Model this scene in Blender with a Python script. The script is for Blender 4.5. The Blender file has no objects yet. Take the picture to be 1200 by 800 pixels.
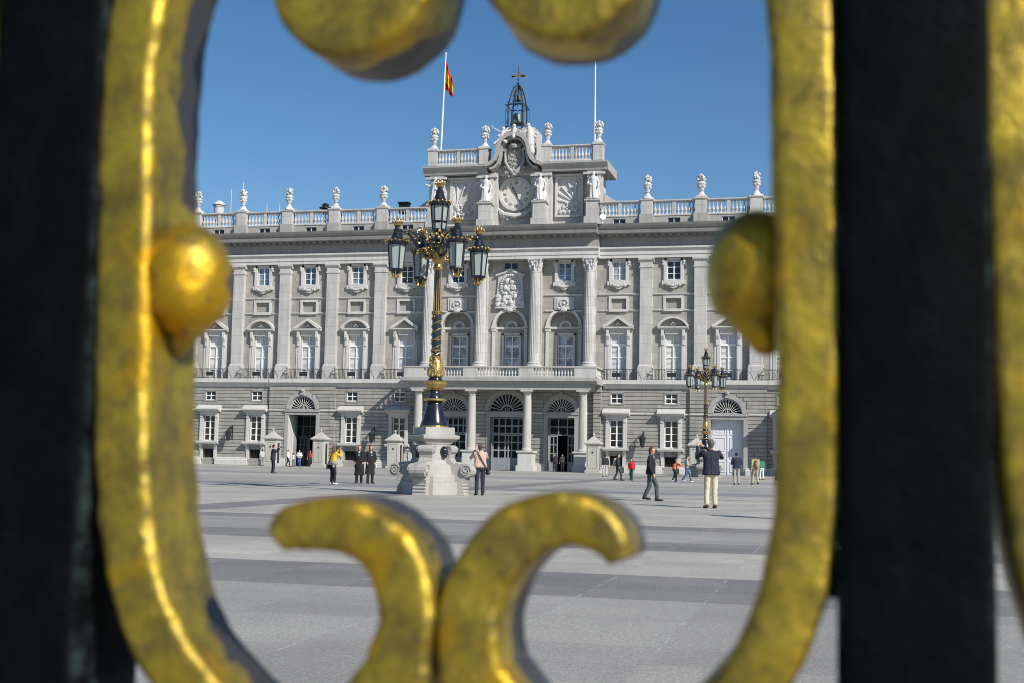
import bpy, bmesh, math, random
from mathutils import Vector, Matrix
R = math.radians; PI = math.pi
random.seed(7)
sc = bpy.context.scene
COL = sc.collection

# ------------------------------------------------------------------ materials
def nodes(name):
    m = bpy.data.materials.new(name); m.use_nodes = True
    nt = m.node_tree; b = nt.nodes['Principled BSDF']
    return m, nt, b
def N(nt, t, **kw):
    n = nt.nodes.new(t)
    for k, v in kw.items():
        if k in n.inputs: n.inputs[k].default_value = v
        else: setattr(n, k, v)
    return n
def coords(nt, scale=(1,1,1), space='Object'):
    tc = N(nt, 'ShaderNodeTexCoord'); mp = N(nt, 'ShaderNodeMapping'); mp.inputs['Scale'].default_value = scale
    nt.links.new(tc.outputs[space], mp.inputs[0]); return mp.outputs[0]
def worldpos(nt, scale=(1,1,1)):
    g = N(nt, 'ShaderNodeNewGeometry'); mp = N(nt, 'ShaderNodeMapping'); mp.inputs['Scale'].default_value = scale
    nt.links.new(g.outputs['Position'], mp.inputs[0]); return mp.outputs[0]
def mixc(nt, fac, a, b, mode='MIX'):
    n = N(nt, 'ShaderNodeMix', data_type='RGBA', blend_type=mode)
    for k, v in ((0, fac), (6, a), (7, b)):
        if hasattr(v, 'is_output'): nt.links.new(v, n.inputs[k])
        else: n.inputs[k].default_value = v if k == 0 else (v if len(v) == 4 else (*v, 1))
    return n.outputs[2]
def ramp(nt, src, p0, p1, c0=(0,0,0,1), c1=(1,1,1,1)):
    n = N(nt, 'ShaderNodeValToRGB'); e = n.color_ramp.elements
    e[0].position = p0; e[1].position = p1; e[0].color = c0; e[1].color = c1
    nt.links.new(src, n.inputs[0]); return n.outputs[0]
def noise(nt, vec, scale, detail=4, rough=.6):
    n = N(nt, 'ShaderNodeTexNoise'); n.inputs['Scale'].default_value = scale; n.inputs['Detail'].default_value = detail
    n.inputs['Roughness'].default_value = rough; nt.links.new(vec, n.inputs['Vector']); return n.outputs['Fac']
def bump(nt, b, src, strength, dist):
    n = N(nt, 'ShaderNodeBump'); n.inputs['Strength'].default_value = strength; n.inputs['Distance'].default_value = dist
    nt.links.new(src, n.inputs['Height']); nt.links.new(n.outputs[0], b.inputs['Normal'])
def sc3(c, k): return tuple(min(1, x*k) for x in c)
def stone(name, col, dirt, amt=.5, rough=.85, joints=None):
    m, nt, b = nodes(name)
    v = worldpos(nt, (1,1,.22)); v2 = worldpos(nt)
    f = ramp(nt, noise(nt, v, 1.1, 6, .65), .42, .72)
    c = mixc(nt, f, sc3(col, 1.04), sc3(dirt, 1.0))
    c = mixc(nt, ramp(nt, noise(nt, v2, 9, 4, .7), .3, .75), c, sc3(col, .8), 'MIX') if amt else c
    mm = N(nt, 'ShaderNodeMix', data_type='RGBA'); mm.inputs[0].default_value = amt
    mm.inputs[6].default_value = (*col, 1); nt.links.new(c, mm.inputs[7])
    c = mm.outputs[2]
    vs_ = worldpos(nt, (2.6,2.6,.10)); stk = ramp(nt, noise(nt, vs_, 1.0, 5, .6), .58, .74)
    sm = N(nt, 'ShaderNodeMath', operation='MULTIPLY'); nt.links.new(stk, sm.inputs[0]); sm.inputs[1].default_value = .65
    c = mixc(nt, sm.outputs[0], c, sc3(dirt, .75))
    if joints:
        br = N(nt, 'ShaderNodeTexBrick'); br.inputs['Scale'].default_value = 1
        br.inputs['Brick Width'].default_value = joints[0]; br.inputs['Row Height'].default_value = joints[1]
        br.inputs['Mortar Size'].default_value = .02; br.inputs['Color1'].default_value = (1,1,1,1)
        br.inputs['Color2'].default_value = (*joints[2],1); br.inputs['Mortar'].default_value = (.72,.72,.72,1)
        sx = N(nt, 'ShaderNodeSeparateXYZ'); cb = N(nt, 'ShaderNodeCombineXYZ')
        nt.links.new(v2, sx.inputs[0]); nt.links.new(sx.outputs[0], cb.inputs[0]); nt.links.new(sx.outputs[2], cb.inputs[1])
        nt.links.new(cb.outputs[0], br.inputs['Vector'])
        c = mixc(nt, 1.0, c, br.outputs['Color'], 'MULTIPLY')
    nt.links.new(c, b.inputs['Base Color']); b.inputs['Roughness'].default_value = rough
    bump(nt, b, noise(nt, v2, 14, 5, .7), .35, .03)
    return m
def plain(name, col, rough=.6, metal=0, spec=.5, vary=.25, nscale=6):
    m, nt, b = nodes(name)
    v = coords(nt)
    c = mixc(nt, noise(nt, v, nscale, 4), sc3(col, 1-vary), sc3(col, 1+vary))
    nt.links.new(c, b.inputs['Base Color']); b.inputs['Roughness'].default_value = rough
    b.inputs['Metallic'].default_value = metal; b.inputs['Specular IOR Level'].default_value = spec
    return m
M = {}
M['white_stone'] = stone('white_stone', (.525,.52,.50), (.29,.285,.27), .8, joints=(1.6,.9,(.90,.90,.91)))
M['trim_stone'] = stone('trim_stone', (.545,.54,.52), (.33,.325,.31), .5)
M['granite'] = stone('granite', (.385,.37,.338), (.265,.256,.238), .6, joints=(1.3,.62,(.80,.795,.785)))
M['rustic'] = stone('rustic', (.36,.35,.325), (.225,.22,.205), .65, joints=(1.5,.37,(.78,.775,.765)))
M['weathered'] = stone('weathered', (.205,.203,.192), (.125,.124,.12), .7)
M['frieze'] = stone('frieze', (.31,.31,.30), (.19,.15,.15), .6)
M['attic_stone'] = stone('attic_stone', (.36,.355,.34), (.2,.2,.195), .6)
M['carved'] = stone('carved', (.58,.58,.57), (.27,.27,.265), .7)
M['sentry_stone'] = stone('sentry_stone', (.45,.44,.4), (.28,.27,.25), .6)
M['lamp_stone'] = stone('lamp_stone', (.40,.39,.36), (.23,.22,.20), .6)
M['white_paint'] = plain('white_paint', (.78,.78,.78), .5, vary=.06)
M['shutter'] = plain('shutter', (.56,.57,.59), .45, vary=.1)
M['door_paint'] = plain('door_paint', (.62,.64,.68), .5, vary=.08)
M['grey_door'] = plain('grey_door', (.26,.30,.32), .5, vary=.12)
M['dark_green_door'] = plain('dark_green_door', (.03,.05,.05), .4, vary=.2)
M['fan_iron'] = plain('fan_iron', (.42,.42,.41), .6, vary=.15)
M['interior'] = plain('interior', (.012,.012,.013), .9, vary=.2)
M['iron'] = plain('iron', (.022,.024,.026), .5, spec=.4)
M['lamp_black'] = plain('lamp_black', (.012,.014,.022), .22, spec=.6)
M['gilt'] = plain('gilt', (.46,.33,.12), .36, metal=.8, vary=.55, nscale=22)
M['lamp_glass'] = plain('lamp_glass', (.29,.335,.33), .35, spec=.3, vary=.08)
M['bell_bronze'] = plain('bell_bronze', (.10,.15,.13), .5, metal=.4)
M['roof_lead'] = plain('roof_lead', (.14,.14,.145), .7)
def glass(name, col, rough=.06, spec=.6):
    m, nt, b = nodes(name); v = worldpos(nt)
    c = mixc(nt, ramp(nt, noise(nt, v, .9, 2), .4, .6), sc3(col, .5), sc3(col, 1.5))
    nt.links.new(c, b.inputs['Base Color']); b.inputs['Roughness'].default_value = rough
    b.inputs['Specular IOR Level'].default_value = spec
    return m
M['dark_glass'] = glass('dark_glass', (.012,.013,.018))
M['blue_glass'] = glass('blue_glass', (.10,.16,.24), .12)
M['black_glass'] = glass('black_glass', (.012,.016,.03))
M['porch_glass'] = glass('porch_glass', (.006,.007,.009), .3, .15)
M['shaded_glass'] = glass('shaded_glass', (.30,.33,.37), .2)

def gold_leaf(name, front):
    # old gilding over iron: metallic gold with ochre primer patches, tarnish, and bare iron on the back of the bar
    m, nt, b = nodes(name); v = coords(nt)
    sx = N(nt, 'ShaderNodeSeparateXYZ'); nt.links.new(v, sx.inputs[0])
    n1 = noise(nt, v, 70, 6, .65); n2 = noise(nt, v, 210, 5, .7); n3 = noise(nt, v, 32, 3, .5)
    g = mixc(nt, ramp(nt, n1, .40, .60), (.23,.170,.034), (.48,.34,.036))
    g = mixc(nt, ramp(nt, n3, .54, .64), g, (.56,.32,.010))
    g = mixc(nt, ramp(nt, n2, .54, .70), g, (.13,.105,.045))
    chip = ramp(nt, noise(nt, v, 46, 9, .78), .615, .635)
    g = mixc(nt, chip, g, (.045,.032,.018))
    mr = N(nt, 'ShaderNodeMapRange'); mr.inputs[1].default_value = front[0]; mr.inputs[2].default_value = front[1]
    nt.links.new(sx.outputs[1], mr.inputs[0])
    add = N(nt, 'ShaderNodeMath', operation='ADD'); nt.links.new(mr.outputs[0], add.inputs[0])
    sb = N(nt, 'ShaderNodeMath', operation='SUBTRACT'); nt.links.new(n3, sb.inputs[0]); sb.inputs[1].default_value = .5
    ml = N(nt, 'ShaderNodeMath', operation='MULTIPLY'); nt.links.new(sb.outputs[0], ml.inputs[0]); ml.inputs[1].default_value = 2.6
    nt.links.new(ml.outputs[0], add.inputs[1])
    # the gilding still covers the whole depth of the two upright limbs at mid height
    ax_ = N(nt, 'ShaderNodeMath', operation='ABSOLUTE'); nt.links.new(sx.outputs[0], ax_.inputs[0])
    mx = N(nt, 'ShaderNodeMapRange'); nt.links.new(ax_.outputs[0], mx.inputs[0]); mx.inputs[1].default_value = .066; mx.inputs[2].default_value = .080
    dz = N(nt, 'ShaderNodeMath', operation='SUBTRACT'); nt.links.new(sx.outputs[2], dz.inputs[0]); dz.inputs[1].default_value = 1.2702-.018
    az_ = N(nt, 'ShaderNodeMath', operation='ABSOLUTE'); nt.links.new(dz.outputs[0], az_.inputs[0])
    mz = N(nt, 'ShaderNodeMapRange'); nt.links.new(az_.outputs[0], mz.inputs[0]); mz.inputs[1].default_value = .062; mz.inputs[2].default_value = .044
    mm_ = N(nt, 'ShaderNodeMath', operation='MULTIPLY'); nt.links.new(mx.outputs[0], mm_.inputs[0]); nt.links.new(mz.outputs[0], mm_.inputs[1])
    mk = N(nt, 'ShaderNodeMath', operation='MULTIPLY_ADD'); nt.links.new(mm_.outputs[0], mk.inputs[0]); mk.inputs[1].default_value = -.85; nt.links.new(add.outputs[0], mk.inputs[2])
    f = ramp(nt, mk.outputs[0], .44, .56)
    c = mixc(nt, f, g, (.042,.039,.037))
    nt.links.new(c, b.inputs['Base Color'])
    mt = N(nt, 'ShaderNodeMapRange'); nt.links.new(f, mt.inputs[0]); mt.inputs[3].default_value = .74; mt.inputs[4].default_value = .2
    nt.links.new(mt.outputs[0], b.inputs['Metallic'])
    rr = N(nt, 'ShaderNodeMapRange'); nt.links.new(n2, rr.inputs[0]); rr.inputs[3].default_value = .22; rr.inputs[4].default_value = .58
    nt.links.new(rr.outputs[0], b.inputs['Roughness'])
    ad = N(nt, 'ShaderNodeMath', operation='ADD'); nt.links.new(noise(nt, v, 85, 3, .5), ad.inputs[0]); nt.links.new(n2, ad.inputs[1])
    a3 = N(nt, 'ShaderNodeMath', operation='MULTIPLY_ADD'); nt.links.new(chip, a3.inputs[0]); a3.inputs[1].default_value = -.5; nt.links.new(ad.outputs[0], a3.inputs[2])
    bump(nt, b, a3.outputs[0], .55, .0015)
    return m
M['gilding'] = gold_leaf('gilding', (.006, .024)); M['gilded_bud'] = gold_leaf('gilded_bud', (.5, .6))
def bar_paint():
    m, nt, b = nodes('black_bar_paint'); v = coords(nt)
    c = mixc(nt, ramp(nt, noise(nt, v, 60, 6, .7), .45, .75), (.0015,.0024,.0027), (.0035,.006,.0064))
    c = mixc(nt, ramp(nt, noise(nt, v, 130, 3, .6), .70, .78), c, (.016,.026,.026))
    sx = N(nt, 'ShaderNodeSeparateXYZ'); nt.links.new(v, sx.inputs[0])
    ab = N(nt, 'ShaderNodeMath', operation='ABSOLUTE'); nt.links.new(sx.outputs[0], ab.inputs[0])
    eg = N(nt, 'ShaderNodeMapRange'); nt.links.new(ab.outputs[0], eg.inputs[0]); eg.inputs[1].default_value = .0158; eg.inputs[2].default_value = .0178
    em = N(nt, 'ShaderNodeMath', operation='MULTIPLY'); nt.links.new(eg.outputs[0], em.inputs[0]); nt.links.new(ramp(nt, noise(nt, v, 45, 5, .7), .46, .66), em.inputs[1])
    c = mixc(nt, em.outputs[0], c, (.03,.052,.05))  # edge highlights painted into the colour as broken teal worn patches
    nt.links.new(c, b.inputs['Base Color']); b.inputs['Roughness'].default_value = .7; b.inputs['Specular IOR Level'].default_value = .06
    bump(nt, b, noise(nt, v, 110, 6, .7), .8, .0016)
    return m
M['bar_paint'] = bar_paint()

def pavement():
    m, nt, b = nodes('granite_paving'); v = worldpos(nt)
    sx = N(nt, 'ShaderNodeSeparateXYZ')
    wob = N(nt, 'ShaderNodeMath', operation='MULTIPLY_ADD'); nt.links.new(noise(nt, v, 1.5, 3), wob.inputs[0]); wob.inputs[1].default_value = .12
    nt.links.new(v, sx.inputs[0]); nt.links.new(sx.outputs[1], wob.inputs[2])
    mr = N(nt, 'ShaderNodeMapRange'); mr.inputs[1].default_value = -125; mr.inputs[2].default_value = 0
    nt.links.new(wob.outputs[0], mr.inputs[0])
    rp = N(nt, 'ShaderNodeValToRGB'); rp.color_ramp.interpolation = 'CONSTANT'; nt.links.new(mr.outputs[0], rp.inputs[0])
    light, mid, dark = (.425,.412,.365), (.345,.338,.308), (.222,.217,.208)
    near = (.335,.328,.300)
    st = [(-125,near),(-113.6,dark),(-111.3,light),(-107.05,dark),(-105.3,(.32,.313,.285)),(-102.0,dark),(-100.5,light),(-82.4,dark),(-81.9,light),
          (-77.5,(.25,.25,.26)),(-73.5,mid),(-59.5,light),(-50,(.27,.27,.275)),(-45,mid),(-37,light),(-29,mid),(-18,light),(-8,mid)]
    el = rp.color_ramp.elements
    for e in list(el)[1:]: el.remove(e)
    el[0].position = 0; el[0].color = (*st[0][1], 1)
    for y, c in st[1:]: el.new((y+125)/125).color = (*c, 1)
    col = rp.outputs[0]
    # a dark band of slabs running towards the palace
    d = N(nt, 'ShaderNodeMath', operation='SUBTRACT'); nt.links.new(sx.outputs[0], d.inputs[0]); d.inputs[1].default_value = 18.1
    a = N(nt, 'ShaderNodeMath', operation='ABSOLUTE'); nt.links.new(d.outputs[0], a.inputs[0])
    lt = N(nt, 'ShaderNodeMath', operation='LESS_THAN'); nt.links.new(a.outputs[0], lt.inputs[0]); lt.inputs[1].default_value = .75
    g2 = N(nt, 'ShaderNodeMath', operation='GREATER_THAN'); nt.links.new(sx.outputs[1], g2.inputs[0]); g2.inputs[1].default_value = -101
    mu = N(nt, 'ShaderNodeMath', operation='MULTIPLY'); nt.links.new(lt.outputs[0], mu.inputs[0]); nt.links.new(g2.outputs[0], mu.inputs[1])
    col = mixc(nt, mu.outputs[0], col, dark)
    br = N(nt, 'ShaderNodeTexBrick'); br.inputs['Scale'].default_value = 1; br.inputs['Brick Width'].default_value = 1.15
    br.inputs['Row Height'].default_value = .75; br.inputs['Mortar Size'].default_value = .012
    br.inputs['Color1'].default_value = (1,1,1,1); br.inputs['Color2'].default_value = (.83,.83,.84,1); br.inputs['Mortar'].default_value = (.88,.88,.88,1)
    br.offset = 0; nt.links.new(v, br.inputs['Vector'])
    col = mixc(nt, 1, col, br.outputs[0], 'MULTIPLY')
    br2 = N(nt, 'ShaderNodeTexBrick'); br2.inputs['Scale'].default_value = 1; br2.inputs['Brick Width'].default_value = 1.15
    br2.inputs['Row Height'].default_value = 60; br2.inputs['Mortar Size'].default_value = .012; br2.offset = 0
    nt.links.new(v, br2.inputs['Vector'])
    br2.inputs['Color1'].default_value = (0,0,0,1); br2.inputs['Color2'].default_value = (0,0,0,1); br2.inputs['Mortar'].default_value = (1,1,1,1)
    jm = N(nt, 'ShaderNodeMath', operation='MULTIPLY'); nt.links.new(br2.outputs[0], jm.inputs[0]); nt.links.new(ramp(nt, noise(nt, v, 3.0, 3), .46, .6), jm.inputs[1])
    col = mixc(nt, jm.outputs[0], col, (.37,.37,.36))
    patch = ramp(nt, noise(nt, v, .35, 5, .6), .35, .7, (.84,.84,.84,1), (1.10,1.10,1.10,1))
    col = mixc(nt, 1, col, patch, 'MULTIPLY')
    grain = ramp(nt, noise(nt, v, 95, 3, .8), .30, .70, (.5,.5,.5,1), (1.5,1.5,1.5,1))
    col = mixc(nt, 1, col, grain, 'MULTIPLY')
    g3 = ramp(nt, noise(nt, v, 42, 2, .7), .32, .68, (.74,.74,.74,1), (1.26,1.26,1.26,1))
    col = mixc(nt, 1, col, g3, 'MULTIPLY')
    stain = ramp(nt, noise(nt, worldpos(nt, (.5,1,1)), 1.3, 6, .7), .60, .78, (1,1,1,1), (.74,.74,.75,1))
    col = mixc(nt, 1, col, stain, 'MULTIPLY')
    grain2 = ramp(nt, noise(nt, v, 17, 4, .8), .3, .7, (.82,.82,.82,1), (1.15,1.15,1.15,1))
    col = mixc(nt, 1, col, grain2, 'MULTIPLY')
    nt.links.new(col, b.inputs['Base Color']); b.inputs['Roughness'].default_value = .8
    bump(nt, b, noise(nt, v, 60, 3, .8), .25, .006)
    return m
M['paving'] = pavement()

# ------------------------------------------------------------------ mesh helpers
class MB:
    def __init__(s): s.bm = bmesh.new()
    def box(s, x0, x1, y0, y1, z0, z1):
        vs = [s.bm.verts.new((x,y,z)) for z in (z0,z1) for y in (y0,y1) for x in (x0,x1)]
        for f in ((0,2,3,1),(4,5,7,6),(0,1,5,4),(2,6,7,3),(0,4,6,2),(1,3,7,5)): s.bm.faces.new([vs[i] for i in f])
        return s
    def quad(s, *p):
        s.bm.faces.new([s.bm.verts.new(q) for q in p]); return s
    def prism(s, pts, y0, y1):            # (x,z) outline, extruded along y
        a = [s.bm.verts.new((x,y0,z)) for x,z in pts]; b = [s.bm.verts.new((x,y1,z)) for x,z in pts]
        n = len(pts)
        for i in range(n): s.bm.faces.new((a[i],a[(i+1)%n],b[(i+1)%n],b[i]))
        s.bm.faces.new(a[::-1]); s.bm.faces.new(b); return s
    def profile(s, pts, x0, x1):          # (y,z) outline, extruded along x
        a = [s.bm.verts.new((x0,y,z)) for y,z in pts]; b = [s.bm.verts.new((x1,y,z)) for y,z in pts]
        n = len(pts)
        for i in range(n): s.bm.faces.new((a[i],a[(i+1)%n],b[(i+1)%n],b[i]))
        s.bm.faces.new(a[::-1]); s.bm.faces.new(b); return s
    def lathe(s, prof, seg=12, c=(0,0,0), flute=None, phase=0, sx=1, sy=1):
        rings = []
        for r, z in prof:
            ring = []
            for i in range(seg):
                a = 2*PI*i/seg+phase; rr = r
                if flute and flute[1] < z < flute[2]: rr = r*(1-flute[3]*(.5+.5*math.cos(flute[0]*a)))
                ring.append(s.bm.verts.new((c[0]+sx*rr*math.cos(a), c[1]+sy*rr*math.sin(a), c[2]+z)))
            rings.append(ring)
        for p, q in zip(rings, rings[1:]):
            for i in range(seg): s.bm.faces.new((p[i],p[(i+1)%seg],q[(i+1)%seg],q[i]))
        s.bm.faces.new(rings[0][::-1]); s.bm.faces.new(rings[-1]); return s
    def tube(s, pts, r, seg=6, caps=True):
        pts = [Vector(p) for p in pts]; rings = []
        rs = r if isinstance(r, (list,tuple)) else [r]*len(pts)
        ref = None
        for i, p in enumerate(pts):
            t = (pts[min(i+1,len(pts)-1)]-pts[max(i-1,0)]).normalized()
            if ref is None: ref = t.orthogonal().normalized()
            ref = (ref - t*ref.dot(t)).normalized(); b2 = t.cross(ref)
            rings.append([s.bm.verts.new(p+(ref*math.cos(2*PI*k/seg)+b2*math.sin(2*PI*k/seg))*rs[i]) for k in range(seg)])
        for p, q in zip(rings, rings[1:]):
            for k in range(seg): s.bm.faces.new((p[k],p[(k+1)%seg],q[(k+1)%seg],q[k]))
        if caps: s.bm.faces.new(rings[0][::-1]); s.bm.faces.new(rings[-1])
        return s
    def ball(s, c, r, sub=1, sc=(1,1,1)):
        m = Matrix.Translation(c) @ Matrix.Diagonal((r*sc[0], r*sc[1], r*sc[2], 1))
        bmesh.ops.create_icosphere(s.bm, subdivisions=sub, radius=1, matrix=m); return s
    def cap(s, a, b, ra, rb, seg=10):     # closed capsule
        a = Vector(a); b = Vector(b); t = b-a
        t = t.normalized() if t.length > 1e-6 else Vector((0,0,1))
        pts, rs = [], []
        for k in range(4):
            an = PI/2*(1-k/4); pts.append(a-t*ra*math.sin(an)); rs.append(max(ra*math.cos(an), ra*.12))
        for k in range(5):
            an = PI/2*k/4; pts.append(b+t*rb*math.sin(an)); rs.append(max(rb*math.cos(an), rb*.12))
        return s.tube(pts, rs, seg)
    def archring(s, c, z, r0, r1, y0, y1, n=16, a0=0, a1=PI):
        for i in range(n):
            p, q = a0+(a1-a0)*i/n, a0+(a1-a0)*(i+1)/n
            s.prism([(c+r0*math.cos(p), z+r0*math.sin(p)),(c+r1*math.cos(p), z+r1*math.sin(p)),
                     (c+r1*math.cos(q), z+r1*math.sin(q)),(c+r0*math.cos(q), z+r0*math.sin(q))], y0, y1)
        bmesh.ops.remove_doubles(s.bm, verts=s.bm.verts, dist=1e-4)
        return s
    def xf(s, mat):
        bmesh.ops.transform(s.bm, matrix=mat, verts=s.bm.verts); return s
    def build(s, name, mat, parent=None, smooth=False, bevel=0, loc=None):
        bmesh.ops.recalc_face_normals(s.bm, faces=s.bm.faces)
        me = bpy.data.meshes.new(name); s.bm.to_mesh(me); s.bm.free()
        mats = mat if isinstance(mat, (list,tuple)) else [mat]
        for m in mats: me.materials.append(m)
        if smooth: me.shade_smooth()
        o = bpy.data.objects.new(name, me); COL.objects.link(o)
        if parent: o.parent = parent
        if loc: o.location = loc
        if bevel:
            md = o.modifiers.new('bevel', 'BEVEL'); md.width = bevel; md.segments = 2; md.limit_method = 'ANGLE'
        return o
def tag(o, label=None, cat=None, group=None, kind=None):
    if label: o['label'] = label
    if cat: o['category'] = cat
    if group: o['group'] = group
    if kind: o['kind'] = kind
    return o
def thing(name, label, cat, loc=(0,0,0), rz=0, group=None):
    o = bpy.data.objects.new(name, None); COL.objects.link(o); o.empty_display_size = .2
    o.location = loc; o.rotation_euler = (0,0,rz); return tag(o, label, cat, group)
def dup(o, parent=None, loc=None, rz=None):
    c = o.copy(); COL.objects.link(c)
    if parent: c.parent = parent
    if loc is not None: c.location = loc
    if rz is not None: c.rotation_euler = (0,0,rz)
    for ch in list(o.children):
        d = ch.copy(); COL.objects.link(d); d.parent = c
        for g in list(ch.children):
            e = g.copy(); COL.objects.link(e); e.parent = d
    return c

# ------------------------------------------------------------------ palace
W = 5.306
KL = [-13.80-W*k for k in range(6)][::-1]                 # pilaster axes left of the centre
KR = [13.80+W*k for k in range(5)]
BL = [-13.80-W*(k+.5) for k in range(5)]                  # left bays: -16.45 -21.76 -27.07 -32.4 -37.7
BR = [13.80+W*(k+.5) for k in range(4)]
XL, XR = KL[0]-1.2, KR[-1]+1.2
CB = [-5.55, 0, 5.55]
palace = thing('palace', 'long white stone royal palace facade with a clock tower and columned entrance across the plaza', 'palace')

def sheet(mb, x0, x1, z0, z1, y, holes, reveal):
    """wall face with rectangular openings and their reveals"""
    xs = sorted({x0, x1, *[h[0] for h in holes], *[h[1] for h in holes]}); xs = [x for x in xs if x0 <= x <= x1]
    zs = sorted({z0, z1, *[h[2] for h in holes], *[h[3] for h in holes]}); zs = [z for z in zs if z0 <= z <= z1]
    for xa, xb in zip(xs, xs[1:]):
        for za, zb in zip(zs, zs[1:]):
            cx, cz = (xa+xb)/2, (za+zb)/2
            if any(h[0] < cx < h[1] and h[2] < cz < h[3] for h in holes): continue
            mb.quad((xa,y,za),(xb,y,za),(xb,y,zb),(xa,y,zb))
    for h in holes:
        d = h[4] if len(h) > 4 else reveal
        a, b, c, e = h[:4]
        mb.quad((a,y,c),(a,y,e),(a,y+d,e),(a,y+d,c)); mb.quad((b,y,c),(b,y+d,c),(b,y+d,e),(b,y,e))
        mb.quad((a,y,e),(b,y,e),(b,y+d,e),(a,y+d,e)); mb.quad((a,y,c),(a,y+d,c),(b,y+d,c),(b,y,c))
def rusticate(mb, x0, x1, z0, z1, yf, holes, pitch=.37, gap=.06, dep=.07, endl=False, endr=False):
    n = round((z1-z0)/pitch); p = (z1-z0)/n
    for k in range(n):
        za, zb = z0+k*p+gap/2, z0+(k+1)*p-gap/2
        # split the course against openings
        bl = sorted([(h[0], h[1], h[2], h[3]) for h in holes if h[2] < zb and h[3] > za])
        x = x0; runs = []
        for h in bl:
            if h[0] > x: runs.append((x, h[0]))
            x = max(x, h[1])
        if x < x1: runs.append((x, x1))
        for a, b in runs:
            # bevelled course block
            q = .02
            mb.profile([(yf+dep+.03, za-q), (yf+dep+.03, zb+q), (yf+q, zb), (yf, zb-q), (yf, za+q), (yf+q, za)], a, b)
def arch_fill(mb, c, z, r, hw, top, y0, y1, n=12):
    """the two corners between a rectangular hole (c±hw, z..top) and a semicircle"""
    for s in (-1, 1):
        pts = [(c+s*r*math.cos(PI/2*i/n), z+r*math.sin(PI/2*i/n)) for i in range(n+1)] + [(c, top), (c+s*hw, top), (c+s*hw, z)]
        for p, q in zip(pts[:n+1], pts[1:n+1]):
            k = (c+s*hw, top)
            mb.prism([p, q, k] if s < 0 else [p, k, q], y0, y1)

YG, YU = -.18, .5                                          # ground floor face, upper wall face
# ---- ground floor
gw = MB(); rw = MB(); trim = MB()
GATES = [-21.76, 21.76]; PROJ = .28
def window_holes(c, small=True):
    h = [(c-.68, c+.68, 2.45, 5.15), (c-.62, c+.62, .7, 1.62)]
    if small: h.append((c-.62, c+.62, 6.72, 7.75))
    return h
def gate_holes(c, hw, R, d, zs=5.85): return [(c-hw, c+hw, 0, 5.28, d), (c-R, c+R, zs, zs+R, .35)]
GTOP = 8.15
secs = [(XL, -25.5, YG, [h for c in (-27.07,-32.38,-37.68) for h in window_holes(c)]),
        (-25.5, -18.2, YG-PROJ, gate_holes(-21.76, 1.55, 1.42, 2.4)),
        (-18.2, -9.6, YG, window_holes(-16.45)+window_holes(-11.3)),
        (-9.6, 9.6, YG, gate_holes(-5.55,1.35,1.4,1.1)+gate_holes(0,1.68,1.85,1.1)+gate_holes(5.55,1.35,1.4,1.1)),
        (9.6, 18.2, YG, window_holes(11.07)+window_holes(16.4)),
        (18.2, 25.5, YG-PROJ, gate_holes(21.76,1.55,1.42,.8)),
        (25.5, XR, YG, window_holes(27.07)+window_holes(32.4))]
for x0, x1, y, holes in secs:
    sheet(gw, x0, x1, 0, GTOP, y+.07, holes, .5)
    gx = [h for h in holes]
    ex = []
    for h in holes:
        if len(h) > 4 and h[2] > 5:                        # keep courses off the arch band
            r = h[1]-h[0]; c = (h[0]+h[1])/2; R0 = (h[1]-h[0])/2+.42
            ex.append((c-R0, c+R0, h[2]-.05, h[2]+R0*.55)); ex.append((c-R0*.84, c+R0*.84, h[2]+R0*.5, h[2]+R0*.86)); ex.append((c-R0*.5, c+R0*.5, h[2]+R0*.8, h[2]+R0))
            arch_fill(gw, c, h[2], (h[1]-h[0])/2, (h[1]-h[0])/2, h[3], y+.065, y+.40)
            trim.archring(c, h[2], (h[1]-h[0])/2+.002, R0, y-.06, y+.2, 18)
            trim.box(c-.2, c+.2, y-.16, y+.18, h[2]+R0-.35, h[2]+R0+.25)
            trim.ball((c, y-.2, h[2]+R0+.12), .2, 1)
        elif len(h) > 4:                                   # door jambs and lintel
            a, b = h[0], h[1]
            for p, q in ((a-.38, a-.004), (b+.004, b+.38)): trim.box(p, q, y-.05, y+.3, .0, 5.28)
            ex.append((a-.38, b+.38, 0, 5.84))
            trim.box(a-.38, b+.38, y-.07, y+.3, 5.284, 5.60); trim.box(a-.45, b+.45, y-.2, y+.3, 5.60, 5.80)
    rusticate(rw, x0, x1, .75, GTOP, y, holes+ex)
for x in (-25.5, -18.2, 18.2, 25.5):                       # the sides of the projecting gate bays
    gw.quad((x,YG+.08,0),(x,YG+.08,GTOP),(x,YG-PROJ+.05,GTOP),(x,YG-PROJ+.05,0))
gw.build('ground_floor_wall', M['rustic'], palace)
rw.build('rusticated_courses', M['rustic'], palace)
trim.build('door_surround', M['attic_stone'], palace)
# string course at window head height and plinth, both interrupted by openings
st = MB(); pl = MB()
def runs(x0, x1, gaps):
    x = x0
    for a, b in sorted(gaps):
        if a > x: yield x, a
        x = max(x, b)
    if x < x1: yield x, x1
for x0, x1, y, holes in secs:
    gaps = [(h[0]-(.36 if len(h) < 5 else .46), h[1]+(.36 if len(h) < 5 else .46)) for h in holes if h[2] < 5 and h[3] > 4]
    for a, b in runs(x0, x1, gaps):
        st.profile([(y+.1,5.62),(y-.02,5.62),(y-.12,5.70),(y-.12,5.80),(y+.1,5.84)], a, b)
    gaps = [(h[0]-.2, h[1]+.2) for h in holes if h[2] < 1]
    for a, b in runs(x0, x1, gaps): pl.profile([(y+.2,0),(y-.2,0),(y-.2,.5),(y-.12,.56),(y-.12,.7),(y+.0,.78),(y+.2,.78)], a, b)
st.build('string_course', M['trim_stone'], palace); pl.build('plinth', M['trim_stone'], palace)

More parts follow.
